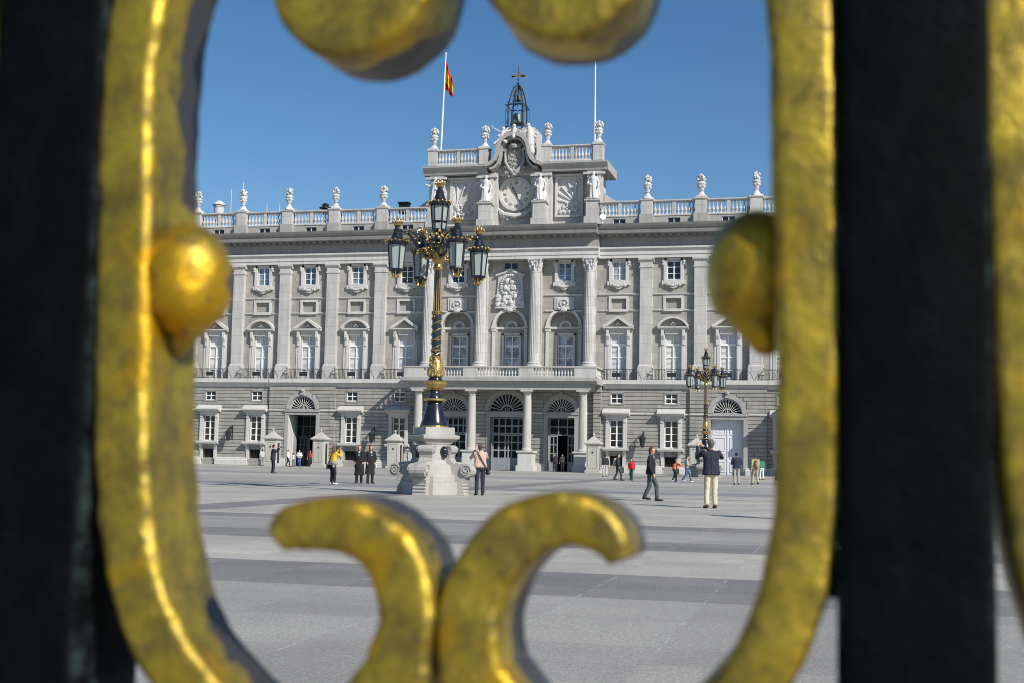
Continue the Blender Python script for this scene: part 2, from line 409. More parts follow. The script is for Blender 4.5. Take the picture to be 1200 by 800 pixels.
# ---- ground floor windows
def muntins(mb, c, z0, z1, hw, y, nx, nz, w=.07, rows=None, th=.05, edge=.09):
    for x in (-hw, hw-edge): mb.box(c+x, c+x+edge, y, y+th, z0, z1)
    mb.box(c-hw+edge, c+hw-edge, y, y+th, z0, z0+edge); mb.box(c-hw+edge, c+hw-edge, y, y+th, z1-edge, z1)
    for i in range(1, nx): mb.box(c-hw+2*hw*i/nx-w/2, c-hw+2*hw*i/nx+w/2, y+.004, y+th-.004, z0+edge, z1-edge)
    for k in range(1, nz):
        z = z0+(z1-z0)*k/nz if rows is None else rows[k-1]
        mb.box(c-hw+edge, c+hw-edge, y+.008, y+th-.008, z-w/2, z+w/2)
def ground_window():
    m = MB(); y = YG
    for s in (-1, 1):
        m.box(*sorted((s*.69, s*1.04)), y-.16, y+.2, 2.45, 5.5)
        m.box(*sorted((s*.72, s*1.0)), y-.24, y-.1, 4.9, 5.5)          # console under the hood
        m.profile([(y+.1,1.0),(y-.35,2.1),(y-.45,2.14),(y+.1,2.14)], *sorted((s*.72, s*1.0)))
        m.box(*sorted((s*.64, s*.95)), y-.1, y+.2, .55, 2.1)
    m.box(-1.05, 1.05, y-.2, y+.2, 5.16, 5.5)
    m.profile([(y+.15,5.5),(y-.25,5.5),(y-.78,5.74),(y-.78,5.86),(y+.15,6.3)], -1.32, 1.32)
    m.profile([(y+.15,2.14),(y-.55,2.14),(y-.62,2.28),(y-.62,2.42),(y+.15,2.46)], -1.25, 1.25)
    o = m.build('ground_window', M['trim_stone'], palace)
    f = MB(); muntins(f, 0, 2.46, 5.15, .675, y+.2, 2, 4, .075, edge=.1); f.box(-.07,.07,y+.17,y+.26,2.5,5.1)
    f.build('sash', M['white_paint'], o)
    MB().box(-.67,.67,y+.28,y+.32,2.46,5.14).build('pane', M['dark_glass'], o)
    b = MB().box(-.62,.62,y+.35,y+.4,.7,1.62)
    b.build('cellar_opening', M['interior'], o)
    g = MB()
    for i in range(7): g.box(-.58+i*.185,-.55+i*.185,y+.1,y+.13,.7,1.62)
    g.build('cellar_grille', M['iron'], o)
    return o
def small_window():
    m = MB(); y = YG
    for s in (-1,1): m.box(*sorted((s*.62,s*.74)), y-.03, y+.2, 6.68, 7.8)
    m.box(-.74,.74,y-.03,y+.2,7.751,7.86); m.box(-.78,.78,y-.06,y+.2,6.6,6.718)
    o = m.build('mezzanine_window', M['rustic'], palace)
    f = MB(); muntins(f, 0, 6.72, 7.75, .62, y+.14, 2, 2, .09, edge=.1); f.build('sash', M['white_paint'], o)
    MB().box(-.61,.61,y+.22,y+.26,6.73,7.74).build('pane', M['dark_glass'], o)
    return o
gwn = ground_window(); swn = small_window()
first = True
GWX = [-16.45, -11.3, 11.07, 16.4, 27.07, 32.4, -27.07, -32.38, -37.68]
for x in GWX:
    for src in (gwn, swn):
        if first: src.location = (x,0,0)
        else: dup(src, loc=(x,0,0))
    first = False
# lunette fanlights and doors
def fanlight(c, R, y, mat='fan_iron', zs=5.85):
    m = MB()
    m.archring(0, 0, R-.12, R-.003, y, y+.06, 18); m.archring(0, 0, R*.30, R*.36, y, y+.06, 10)
    m.box(-R+.01, R-.01, y, y+.06, -.04, .06)
    n = 13
    for i in range(1, n):
        a = PI*i/n; ca, sa = math.cos(a), math.sin(a)
        r0, r1 = R*.36, R-.1
        m.prism([(r0*ca-.02*sa, r0*sa+.02*ca),(r0*ca+.02*sa, r0*sa-.02*ca),(r1*ca+.055*sa, r1*sa-.055*ca),(r1*ca-.055*sa, r1*sa+.055*ca)], y+.004, y+.05)
        m.ball(((r1-.1)*ca, y+.02, (r1-.1)*sa), .09, 1)
    for i in range(1, 4):
        a = PI*i/4; m.box(R*.15*math.cos(a)-.03, R*.15*math.cos(a)+.03, y+.003, y+.05, .05, R*.3*math.sin(a))
    o = m.build('fanlight', M[mat], palace, loc=(c,0,zs))
    MB().prism([(R*.99*math.cos(PI*i/18), R*.99*math.sin(PI*i/18)) for i in range(19)], y+.09, y+.12).build('pane', M['porch_glass'], o)
for c, RF, y in ((-21.76,1.42,YG-PROJ+.2),(21.76,1.42,YG-PROJ+.2),(-5.55,1.4,YG+.2),(0,1.85,YG+.2),(5.55,1.4,YG+.2)): fanlight(c, RF, y)
# open gate on the left: passage, grey-green leaf, dark glazed screen
g = MB(); yb = YG-PROJ+2.4
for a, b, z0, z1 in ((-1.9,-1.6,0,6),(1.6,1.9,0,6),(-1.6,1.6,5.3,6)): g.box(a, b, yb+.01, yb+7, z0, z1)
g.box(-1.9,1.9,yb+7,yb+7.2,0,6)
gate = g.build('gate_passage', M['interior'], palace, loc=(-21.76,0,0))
d = MB(); muntins(d, 0, 3.0, 5.26, 1.54, yb-.2, 4, 2, .1); muntins(d, -.85, 0, 2.95, .65, yb-.2, 3, 4, .09)
d.box(-.22,.02,yb-.22,yb-.1,0,2.95)
d.build('door_screen', M['dark_green_door'], gate)
MB().box(-1.53,-.25,yb-.12,yb-.1,.05,5.2).box(-.2,1.53,yb-.12,yb-.1,3.05,5.2).build('pane', M['porch_glass'], gate)
d = MB(); d.box(-1.49,-1.40,YG-PROJ+1.45,yb-.25,.02,5.2)
for z0, z1 in ((.3,1.4),(1.7,3.2),(3.5,4.9)): d.box(-1.40,-1.37,YG-PROJ+1.6,yb-.4,z0,z1)
d.build('door_leaf', M['grey_door'], gate)
MB().box(-1.548,-1.49,YG-PROJ+.0,YG-PROJ+1.42,.0,5.27).build('jamb', M['trim_stone'], gate)
# closed white double door on the right
d = MB(); yd = YG-PROJ+.72
d.box(-1.54,-.02,yd,yd+.08,.02,5.26); d.box(.02,1.54,yd,yd+.08,.02,5.26); d.box(-.07,.07,yd-.05,yd+.02,.02,5.26)
for s in (-1,1):
    for z0, z1 in ((.3,1.3),(1.55,2.1),(2.3,3.6),(3.85,4.4)):
        a, b = sorted((s*.22, s*1.36))
        for q in ((a,b,z0,z0+.07),(a,b,z1-.07,z1),(a,a+.07,z0+.07,z1-.07),(b-.07,b,z0+.07,z1-.07)): d.box(q[0],q[1],yd-.05,yd+.01,q[2],q[3])
        d.box(a+.2,b-.2,yd-.03,yd+.01,z0+.2,z1-.2)
    d.archring(s*.79, 4.5, .38, .5, yd-.05, yd+.01, 8)
d.build('double_door', M['door_paint'], palace, loc=(21.76,0,0))
# porch doors
def porch_door(c, hw, nx, leaf_open):
    y = YG+.95; d = MB()
    rows = [1.35, 2.35, 3.35, 4.35]
    if leaf_open:
        muntins(d, 0, 3.55, 5.26, hw, y, 3, 2, .1); muntins(d, -hw+.42, .02, 3.5, .42, y, 2, 4, .08); muntins(d, hw-.42, .02, 3.5, .42, y, 2, 4, .08)
        d.box(-hw,-hw+.84,y+.01,y+.04,.02,.9); d.box(hw-.84,hw,y+.01,y+.04,.02,.9)
    else:
        muntins(d, 0, 3.62, 5.26, hw, y, 5, 2, .13, edge=.13); muntins(d, 0, .02, 3.6, hw, y, nx, 4, .13, rows=[1.2,2.0,2.8], edge=.13)
        d.box(-hw+.1,hw-.1,y+.01,y+.045,.05,1.2); d.box(-.06,.06,y-.03,y+.03,.02,3.6)
    o = d.build('porch_door', M['grey_door'], palace, loc=(c,0,0))
    if leaf_open:
        MB().box(-hw+.05,hw-.05,y+.05,y+.07,3.6,5.2).box(-hw+.05,-hw+.8,y+.05,y+.07,.1,3.5).box(hw-.8,hw-.05,y+.05,y+.07,.1,3.5).build('pane', M['porch_glass'], o)
    else: MB().box(-hw+.05,hw-.05,y+.05,y+.07,.1,5.2).build('pane', M['porch_glass'], o)
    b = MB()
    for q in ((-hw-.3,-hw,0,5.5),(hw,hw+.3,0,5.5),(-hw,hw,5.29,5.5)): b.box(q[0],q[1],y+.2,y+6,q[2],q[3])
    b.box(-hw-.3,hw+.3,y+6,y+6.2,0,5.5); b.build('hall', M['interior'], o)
porch_door(-5.55,1.34,3,False); porch_door(0,1.67,5,False); porch_door(5.55,1.34,3,True)

# ---- main ledge
lg = MB()
def ledge(x0, x1, dy=0):
    y = YG+dy
    lg.profile([(y+.6,GTOP),(y+.0,GTOP),(y-.1,8.3),(y-.2,8.42),(y-.36,8.52),(y-.36,8.6),(y-.48,8.6),(y-.48,9.0),(y+.6,9.0)], x0, x1)
ledge(XL,-25.5); ledge(-25.5,-18.2,-.06); ledge(-18.2,-9.75); ledge(9.75,18.2); ledge(18.2,25.5,-.06); ledge(25.5,XR)
lg.build('ledge', M['trim_stone'], palace)

# ---- upper wall
def bay_holes(c):
    return [(c-.68,c+.68,18.85,20.72,.4), (c-.75,c+.75,15.98,17.02,.22), (c-.82,c+.82,9.0,13.5,.42)]
wings = BL+BR+[-11.05,11.05]
uh = [h for c in wings for h in bay_holes(c)]
NR = 1.52; NZ = 14.35
ch = []
for c in CB:
    ch.append((c-NR, c+NR, 9.0, NZ+NR, .95))
    if c: ch.append((c-.68,c+.68,18.85,20.72,.4))
    else: ch.append((c-.78,c+.78,20.12,20.86,.35))
uw = MB(); sheet(uw, XL, XR, 9.0, 21.0, YU, uh+ch, .4)
for c in wings: uw.quad((c-.75,YU+.22,15.98),(c+.75,YU+.22,15.98),(c+.75,YU+.22,17.02),(c-.75,YU+.22,17.02))
for c in CB:
    arch_fill(uw, c, NZ, NR, NR, NZ+NR, YU-.005, YU+.95)
    y = YU+.94
    sheet(uw, c-NR, c+NR, 9.0, NZ+NR, y, [(c-.8,c+.8,9.0,13.5,.3)], .3)
uw.build('upper_wall', M['granite'], palace)
bd = MB()                                                  # flat frames: panel strips, shallow bay panels
for c in wings:
    a, b = c-2.03, c+2.03
    for z in (17.42, 15.82): bd.profile([(YU+.05,z-.1),(YU-.1,z-.06),(YU-.16,z+.02),(YU-.16,z+.09),(YU+.05,z+.12)], a, b)
    for s in (-1,1): bd.box(*sorted((c+s*.752, c+s*1.0)), YU-.11, YU+.1, 15.94, 17.25)
    bd.box(c-1.0,c+1.0,YU-.112,YU+.1,17.025,17.27)
    bd.box(c-.95,c+.95,YU-.22,YU+.1,15.72,15.972)
for c in (-5.55, 5.55):
    for z in (17.42, 15.82):
        bd.profile([(YU+.05,z-.1),(YU-.1,z-.06),(YU-.16,z+.02),(YU-.16,z+.09),(YU+.05,z+.12)], c-1.95, c+1.95)
bd.build('panel_band', M['trim_stone'], palace)

# pilasters
def pilaster():
    m = MB(); w = .607
    m.box(-w-.16,w+.16,-.18,YU+.1,9.0,10.3)
    m.profile([(YU,10.3),(-.14,10.3),(-.14,10.42),(-.02,10.55),(YU,10.55)], -w-.1, w+.1)
    m.box(-w,w,0,YU+.1,10.5,20.0)
    m.box(-w-.08,w+.08,-.07,YU+.1,20.0,20.14); m.box(-w-.02,w+.02,-.02,YU+.1,20.14,20.55)
    m.profile([(YU,20.55),(-.03,20.55),(-.2,20.78),(-.2,20.98),(YU,20.98)], -w-.18, w+.18)
    return m.build('pilaster', M['white_stone'], palace, bevel=.02)
p0 = pilaster()
for i, x in enumerate(KL+KR):
    if i == 0: p0.location = (x,0,0)
    else: dup(p0, loc=(x,0,0))
# french windows
def french_window(kind):
    m = MB(); y = YU
    for s in (-1,1):
        m.box(*sorted((s*.83,s*1.06)), y-.12, y+.1, 9.0, 13.7)
        m.box(*sorted((s*1.062,s*1.32)), y-.06, y+.1, 9.0, 13.6)
        m.profile([(y,12.3),(y-.2,12.5),(y-.2,12.9),(y-.42,13.3),(y-.42,13.9),(y,13.9)], *sorted((s*.9,s*1.16)))
    m.box(-1.06,1.06,y-.12,y+.1,13.505,13.75)
    m.profile([(y,13.75),(y-.1,13.75),(y-.14,13.95),(y,13.95)], -1.3, 1.3)
    m.profile([(y,13.95),(y-.4,13.95),(y-.52,14.08),(y-.52,14.2),(y,14.2)], -1.5, 1.5)
    if kind == 'tri':
        for s in (-1,1):
            pts = [(s*1.55,14.2),(s*1.55,14.32),(0,15.28),(0,15.02),(s*1.15,14.203)]
            m.prism(pts if s < 0 else pts[::-1], y-.55, y+.1)
    else:
        R = 1.75; zc = 15.2-R; a0 = math.asin((14.22-zc)/R)
        m.archring(0, zc, R-.2, R, y-.55, y+.1, 14, a0, PI-a0)
    for k in range(3): m.ball((-.17+k*.17, y-.17, 14.45+.1*(1-abs(k-1))), .1, 1)
    m.ball((0,y-.2,14.6),.14,1)
    o = m.build('french_window', M['trim_stone'], palace)
    return o
def casement(o, y, hw=.81, mat='shutter'):
    f = MB(); muntins(f, 0, 9.02, 13.5, hw, y+.14, 2, 4, .1, rows=[10.05,11.3,12.45], edge=.1); f.box(-hw+.1,hw-.1,y+.11,y+.2,12.42,12.62)
    f.box(-.07,.07,y+.12,y+.2,9.1,12.42)
    f.build('casement', M['white_paint'], o)
    p = MB(); p.box(-hw+.01,hw-.01,y+.25,y+.29,9.03,13.49)
    p.build('pane', M[mat], o)
    s = MB()
    if mat == 'shutter':
        for k in range(26): s.profile([(y+.25,9.2+k*.12),(y+.215,9.2+k*.12),(y+.25,9.29+k*.12)], -hw+.14, -.1); s.profile([(y+.25,9.2+k*.12),(y+.215,9.2+k*.12),(y+.25,9.29+k*.12)], .1, hw-.14)
        s.build('shutter', M['shutter'], o)
fw = {k: french_window(k) for k in ('tri','seg')}
for o in fw.values(): casement(o, YU+.1)
kinds = {-11.05:'tri', -16.45:'seg', -21.76:'tri', -27.07:'seg', -32.38:'tri', -37.68:'seg', 11.05:'tri', 16.45:'seg', 21.76:'tri', 27.07:'seg', 32.38:'tri'}
used = set()
def near(x, d): return min(d, key=lambda k: abs(k-x))
for c in wings:
    k = kinds[near(c, kinds)]
    if k not in used: used.add(k); fw[k].location = (c,0,0)
    else: dup(fw[k], loc=(c,0,0))
# upper windows
def upper_window(mat):
    m = MB(); y = YU
    for s in (-1,1):
        m.box(*sorted((s*.685,s*.98)), y-.2, y+.1, 18.5, 20.95)
        m.box(*sorted((s*.9,s*1.12)), y-.24, y+.1, 20.3, 20.9); m.box(*sorted((s*.9,s*1.14)), y-.24, y+.1, 18.35, 18.75)
        m.ball((s*1.02,y-.2,20.6),.16,1)
    m.box(-.98,.98,y-.2,y+.1,20.73,20.97)
    m.box(-.9,.9,y-.28,y+.1,18.45,18.84)
    pts = [(-.95,18.5),(-.7,18.2),(-.45,18.22),(-.25,18.02),(.0,17.95),(.25,18.02),(.45,18.22),(.7,18.2),(.95,18.5)]
    m.prism(pts, y-.26, y+.05)
    for k in range(7): m.ball((-.55+k*.185, y-.27, 18.22+.05*abs(k-3)), .13, 1)
    o = m.build('upper_window', M['trim_stone'], palace)
    f = MB(); muntins(f, 0, 18.86, 20.72, .675, y+.14, 2, 3, .055, edge=.08); f.box(-.05,.05,y+.12,y+.2,18.9,20.7); f.build('sash', M['white_paint'], o)
    MB().box(-.66,.66,y+.22,y+.26,18.87,20.71).build('pane', M[mat], o)
    return o
uwn = {m: upper_window(m) for m in ('blue_glass','black_glass')}
used = set()
for c in wings+[-5.55,5.55]:
    k = 'black_glass' if abs(c-16.45) < .5 or abs(c+11.05) < .3 or abs(c+5.55) < .3 else 'blue_glass'
    if k not in used: used.add(k); uwn[k].location = (c,0,0)
    else: dup(uwn[k], loc=(c,0,0))
M['shutter_warm'] = plain('shutter_warm', (.60,.60,.58), .5, vary=.1); M['curtain'] = plain('curtain', (.50,.52,.55), .4, vary=.2)
rv = random.Random(17)
for o in [q for q in palace.children if q.name.startswith('french_window')]:
    pick = rv.choice(['shutter','shutter_warm','shutter_warm','curtain'])
    for c in o.children:
        if c.name.startswith(('pane','shutter')): c.material_slots[0].link = 'OBJECT'; c.material_slots[0].material = M[pick]
M['blind_glass'] = glass('blind_glass', (.22,.25,.29), .2, .4)
for o in [q for q in palace.children if q.name.startswith('upper_window')]:
    if rv.random() < .4:
        for c in o.children:
            if c.name.startswith('pane'): c.material_slots[0].link = 'OBJECT'; c.material_slots[0].material = M[rv.choice(['blind_glass','blue_glass'])]
# arched niches of the centre
def niche(c):
    m = MB(); y = YU
    m.archring(0, NZ, NR+.004, NR+.3, y-.16, y+.1, 18)
    for s in (-1,1):
        m.box(*sorted((s*(NR+.004),s*(NR+.3))), y-.12, y+.1, 9.0, NZ-.5)
        m.box(*sorted((s*(NR-.06),s*(NR+.38))), y-.24, y+.9, NZ-.24, NZ)
        m.box(*sorted((s*(NR-.03),s*(NR+.34))), y-.18, y+.9, NZ-.5, NZ-.28)
        m.box(*sorted((s*.82,s*1.0)), y+.8, y+.97, 9.0, 13.72)
    m.box(-1.0,1.0,y+.8,y+.97,13.52,13.74); m.box(-1.45,1.45,y+.7,y+.95,NZ-.2,NZ)
    for k in range(9):
        a = PI*k/8; m.ball((.5*math.cos(a), y+.85, NZ+.1+.45*math.sin(a)), .2, 1)
    m.ball((0,y-.25,NZ+NR+.1),.3,1,(1.4,.7,1))
    for s in (-1,1): m.ball((s*.42,y-.2,NZ+NR+.2),.22,1,(1.3,.7,.8))
    o = m.build('arched_niche', M['trim_stone'], palace, loc=(c,0,0))
    casement(o, YU+.95, .79, 'shaded_glass')
for c in CB: niche(c)
def carve(mb, spots, y, r0, r1, n, seed):
    rd = random.Random(seed)
    for _ in range(n):
        x0, x1, z0, z1 = spots
        mb.ball((rd.uniform(x0,x1), y-rd.uniform(0,.12), rd.uniform(z0,z1)), rd.uniform(r0,r1), 1, (1,.8,rd.uniform(.6,1.4)))
m = MB()                                                   # carved medallion over the centre window
m.prism([(-1.5,16.2),(1.5,16.2),(1.35,18.0),(1.25,19.2),(1.35,19.5),(.5,19.75),(0,20.08),(-.5,19.75),(-1.35,19.5),(-1.25,19.2),(-1.35,18.0)], YU-.18, YU+.05)
for k in range(28):
    a = 2*PI*k/28; m.ball((.92*math.cos(a), YU-.26, 18.4+1.12*math.sin(a)), .14, 1)
m.tube([(-1.5,YU-.25,19.5),(-.6,YU-.3,19.75),(0,YU-.32,20.12),(.6,YU-.3,19.75),(1.5,YU-.25,19.5)], .12, 6)
m.box(-1.55,1.55,YU-.35,YU,16.15,16.32)
carve(m, (-.5,.55,17.6,19.0), YU-.2, .12, .28, 26, 3); carve(m, (-1.4,1.4,16.4,17.4), YU-.2, .12, .26, 34, 4)
m.build('carved_medallion', M['carved'], palace)
f = MB(); muntins(f, 0, 20.13, 20.86, .77, YU+.14, 2, 1, .12, edge=.08); fr = f.build('attic_casement', M['trim_stone'], palace)
MB().box(-.76,.76,YU+.2,YU+.24,20.14,20.85).build('pane', M['black_glass'], fr)
def roundel():
    m = MB(); m.box(-.98,.98,YU-.12,YU+.05,16.0,17.25); m.box(-.75,.75,YU-.2,YU+.05,16.1,17.15)
    for k in range(14):
        a = 2*PI*k/14; m.ball((.38*math.cos(a), YU-.26, 16.6+.38*math.sin(a)), .1, 1)
    m.ball((0,YU-.22,16.6),.2,1)
    return m.build('roundel_panel', M['trim_stone'], palace)
r0 = roundel(); r0.location = (-5.55,0,0); dup(r0, loc=(5.55,0,0))

# upper columns with corinthian capitals
def capital_bm(r, h):
    m = MB()
    m.lathe([(r*.9,0),(r*1.0,.04),(r*.86,.08),(r*.95,h*.5),(r*1.25,h*.85)], 16)
    for row, n, zz, rr, hh in ((0,8,.08,r*1.0,h*.42),(1,8,h*.35,r*1.06,h*.4)):
        for k in range(n):
            a = 2*PI*(k+.5*row)/n; ca, sa = math.cos(a), math.sin(a)
            m.tube([(rr*.9*ca,rr*.9*sa,zz),(rr*1.05*ca,rr*1.05*sa,zz+hh*.6),(rr*1.3*ca,rr*1.3*sa,zz+hh*.95),(rr*1.42*ca,rr*1.42*sa,zz+hh*.8)], [r*.2,r*.24,r*.18,r*.1], 6)
    for k in range(4):
        a = PI/4+PI/2*k; ca, sa = math.cos(a), math.sin(a)
        m.tube([(r*.9*ca,r*.9*sa,h*.5),(r*1.3*ca,r*1.3*sa,h*.8),(r*1.62*ca,r*1.62*sa,h*.82),(r*1.55*ca,r*1.55*sa,h*.68)], [r*.12,r*.16,r*.18,r*.12], 6)
    m.box(-r*1.3,r*1.3,-r*1.3,r*1.3,h*.87,h)
    return m
YC = -.62
col = MB(); r = .56
col.box(-.85,.85,YC-.85,YU+.1,9.0,10.2)
col.lathe([(.82,10.2),(.84,10.32),(.8,10.42),(.66,10.5),(.7,10.62),(.62,10.72),(r,10.78),(r*1.0,12),(r*.99,14),(r*.94,17),(r*.87,19.55),(r*.95,19.62),(r*.9,19.7)], 80, (0,YC,0), (20,10.9,19.5,.09))
col.box(-.5,.5,-.1,YU+.1,10.2,20.98)
column = col.build('giant_column', M['white_stone'], palace)
cp = capital_bm(.52, 1.3); cp.build('capital', M['carved'], column, loc=(0,YC,19.68))
for i, x in enumerate((-8.3,-2.8,2.8,8.3)):
    if i == 0: column.location = (x,0,0)
    else: dup(column, loc=(x,0,0))

# ---- entablature
ar = MB(); fz = MB(); co = MB()
def entab(x0, x1, d, closel=True):
    y = -d
    ar.profile([(YU+.3,21.0),(y+.02,21.0),(y+.02,21.3),(y-.05,21.33),(y-.05,21.66),(y-.1,21.7),(y-.26,21.9),(y-.26,22.06),(YU+.3,22.1)], x0, x1)
    fz.box(x0, x1, y+.0, YU+.3, 22.1, 23.0)
    co.profile([(YU+.3,22.98),(y-.05,22.98),(y-.2,23.06),(y-.3,23.2),(y-1.1,23.22),(y-1.15,23.3),(y-1.15,23.66),(y-1.25,23.74),(y-1.38,23.98),(y-1.45,24.2),(YU+.3,24.27)], x0, x1)
    n = int((x1-x0)/.75)
    for k in range(n):
        x = x0+(k+.5)*(x1-x0)/n; co.box(x-.16,x+.16,y-1.0,y-.2,23.08,23.215)
entab(XL,-9.2,0); entab(-9.2,9.2,.75); entab(9.2,XR,0)
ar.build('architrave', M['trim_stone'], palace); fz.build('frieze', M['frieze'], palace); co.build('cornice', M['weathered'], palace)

# ---- attic: plinth with little windows, balustrade, pedestals, urns
YA = .2
at = MB()
ax = [c for c in wings if abs(c) > 9.6]
aw = [(c-.62,c+.62,24.36,24.95,.25) for c in ax]
sheet(at, XL, -9.0, 24.2, 25.15, YA, [h for h in aw if h[0] < 0], .25); sheet(at, 9.0, XR, 24.2, 25.15, YA, [h for h in aw if h[0] > 0], .25)
at.build('attic_wall', M['attic_stone'], palace)
def attic_window():
    f = MB(); muntins(f, 0, 24.36, 24.95, .62, YA+.1, 2, 1, .1, edge=.05); o = f.build('attic_window', M['trim_stone'], palace)
    MB().box(-.61,.61,YA+.17,YA+.2,24.37,24.94).build('pane', M['dark_glass'], o); return o
a0 = attic_window()
for i, c in enumerate(ax):
    if i == 0: a0.location = (c,0,0)
    else: dup(a0, loc=(c,0,0))
def baluster(mb, x, y, z, h, r):
    mb.lathe([(r*.9,0),(r*.9,.06*h),(r*.5,.12*h),(r*1.0,.32*h),(r*.85,.42*h),(r*.42,.62*h),(r*.45,.78*h),(r*.8,.84*h),(r*.5,.88*h),(r*.9,.94*h),(r*.9,h)], 8, (x,y,z))
def balustrade(name, L, z, h, n, mid=True, y=YA, mat='white_stone'):
    m = MB()
    m.profile([(y+.45,z),(y-.06,z),(y-.06,z+.1),(y-.0,z+.16),(y+.45,z+.16)], -L/2, L/2)
    m.profile([(y+.45,z+h-.22),(y+.0,z+h-.22),(y-.08,z+h-.12),(y-.08,z+h),(y+.45,z+h)], -L/2, L/2)
    for k in range(n):
        x = -L/2+(k+.5)*L/n
        if mid and k == n//2: m.box(x-.17,x+.17,y+.02,y+.36,z+.16,z+h-.22)
        else: baluster(m, x, y+.19, z+.16, h-.38, .165)
    return m.build(name, M[mat], palace)
def pedestal():
    m = MB(); y = YA-.3
    m.box(-.58,.58,y,YA+.6,25.3,26.6)
    m.profile([(YA+.6,26.6),(y-.02,26.6),(y-.1,26.72),(y-.1,26.84),(YA+.6,26.9)], -.68, .68)
    o = m.build('pedestal', M['white_stone'], palace, bevel=.02)
    MB().box(-.72,.72,y-.12,YA+.7,24.2,25.298).build('pedestal_base', M['attic_stone'], o, bevel=.02)
    return o
def urn():
    m = MB()
    m.box(-.5,.5,-.5,.5,0,.12); m.lathe([(.5,.1),(.36,.3),(.22,.5),(.2,.62),(.3,.68),(.2,.74),(.3,1.0),(.38,1.28),(.44,1.36),(.44,1.44),(.32,1.52),(.3,1.62)], 14)
    rd = random.Random(5)
    for k in range(22):
        a = rd.uniform(0,2*PI); zz = rd.uniform(1.6,2.25); rr = .34*math.sqrt(max(0,1-((zz-1.85)/.5)**2))
        m.ball((rr*math.cos(a),rr*math.sin(a),zz), rd.uniform(.1,.17), 1)
    m.ball((0,0,1.9),.33,1); m.ball((0,0,2.3),.14,1)
    for k in range(6): 
        a = PI*k/3; m.ball((.34*math.cos(a),.34*math.sin(a),1.12),.11,1)
    return m.build('urn', M['carved'], palace)
ped = pedestal(); un = urn(); bal = balustrade('balustrade', W-1.2, 25.15, 1.6, 11)
first = True
for x in KL+KR:
    if first: ped.location = (x,0,0); un.location = (x,YA+.2,26.88); first = False
    else: dup(ped, loc=(x,0,0)); u_ = dup(un, loc=(x,YA+.2,26.88), rz=rv.uniform(0,6)); u_.scale = (rv.uniform(.93,1.06),rv.uniform(.93,1.06),rv.uniform(.96,1.04))
first = True
for c in BL+BR+[-11.1,11.1]:
    if first: bal.location = (c,0,0); first = False
    else: dup(bal, loc=(c,0,0))

# ---- porch: doric columns on pedestals, terrace, balustrade
YP = -3.0
pc = MB()
pc.lathe([(.52,1.95),(.54,2.05),(.5,2.14),(.44,2.2),(.43,2.3),(.42,4),(.39,6.4),(.36,7.2),(.36,7.28),(.41,7.32),(.36,7.36),(.36,7.5),(.5,7.68)], 28, (0,YP,0))
pc.box(-.58,.58,YP-.58,YP+.58,7.68,7.86)
pcol = pc.build('porch_column', M['sentry_stone'], palace, smooth=False)
pb = MB().box(-.86,.86,YP-.86,YP+.86,0,.55).box(-.72,.72,YP-.72,YP+.72,.55,1.75)
pb.profile([(YP+.8,1.75),(YP-.76,1.75),(YP-.86,1.82),(YP-.86,1.95),(YP+.8,1.95)], -.86, .86)
pb.build('column_pedestal', M['trim_stone'], pcol, bevel=.02)
for i, x in enumerate((-8.3,-2.8,2.8,8.3)):
    if i == 0: pcol.location = (x,0,0)
    else: dup(pcol, loc=(x,0,0))
te = MB()
te.box(-9.05,9.05,YP-.45,YP+.45,7.86,8.42)
for s in (-1,1): te.box(*sorted((s*8.0,s*9.05)), YP+.45, YG, 7.861, 8.418)
te.profile([(YG,8.42),(YP-.5,8.42),(YP-.75,8.56),(YP-.75,8.66),(YP-.95,8.68),(YP-.95,9.0),(YG-.0,9.0)], -9.75, 9.75)
te.box(-9.75,9.75,YG,YU+.02,8.43,8.998)
te.build('terrace', M['attic_stone'], palace)
# rusticated corner piers beside the porch and a pier capital
cpn = MB()
for s in (-1,1): rusticate(cpn, *sorted((s*8.85,s*9.58)), .8, 7.8, YG-.5, []); cpn.box(*sorted((s*8.87,s*9.56)), YG-.42, YG+.1, 0, 8.4); cpn.box(*sorted((s*8.8,s*9.62)), YG-.62, YG+.1, 7.8, 8.42)
cpn.build('corner_pier', M['rustic'], palace)
tb = MB()
yb = YP-.8
for x in (-9.35,-8.3,-2.8,2.8,8.3,9.35): tb.box(x-.3 if abs(x) > 9 else x-.75, x+.3 if abs(x) > 9 else x+.75, yb, yb+.4, 9.0, 9.98)
tb.box(-9.65,9.65,yb-.03,yb+.43,9.001,9.14); tb.profile([(yb+.45,9.98),(yb-.06,9.98),(yb-.06,10.1),(yb+.45,10.12)], -9.7, 9.7)
for a, b in ((-7.5,-3.6),(-2.0,2.0),(3.6,7.5)):
    n = int((b-a)/.3)
    for k in range(n+1): baluster(tb, a+k*(b-a)/n, yb+.2, 9.14, .84, .11)
for s in (-1,1):
    tb.box(*sorted((s*9.3,s*9.66)), yb+.41, YU, 9.002, 9.14); tb.box(*sorted((s*9.28,s*9.7)), yb+.46, YU, 9.97, 10.1)
    for k in range(11): baluster(tb, s*9.48, yb+.6+k*.33, 9.14, .83, .11)
tb.build('terrace_balustrade', M['white_stone'], palace)
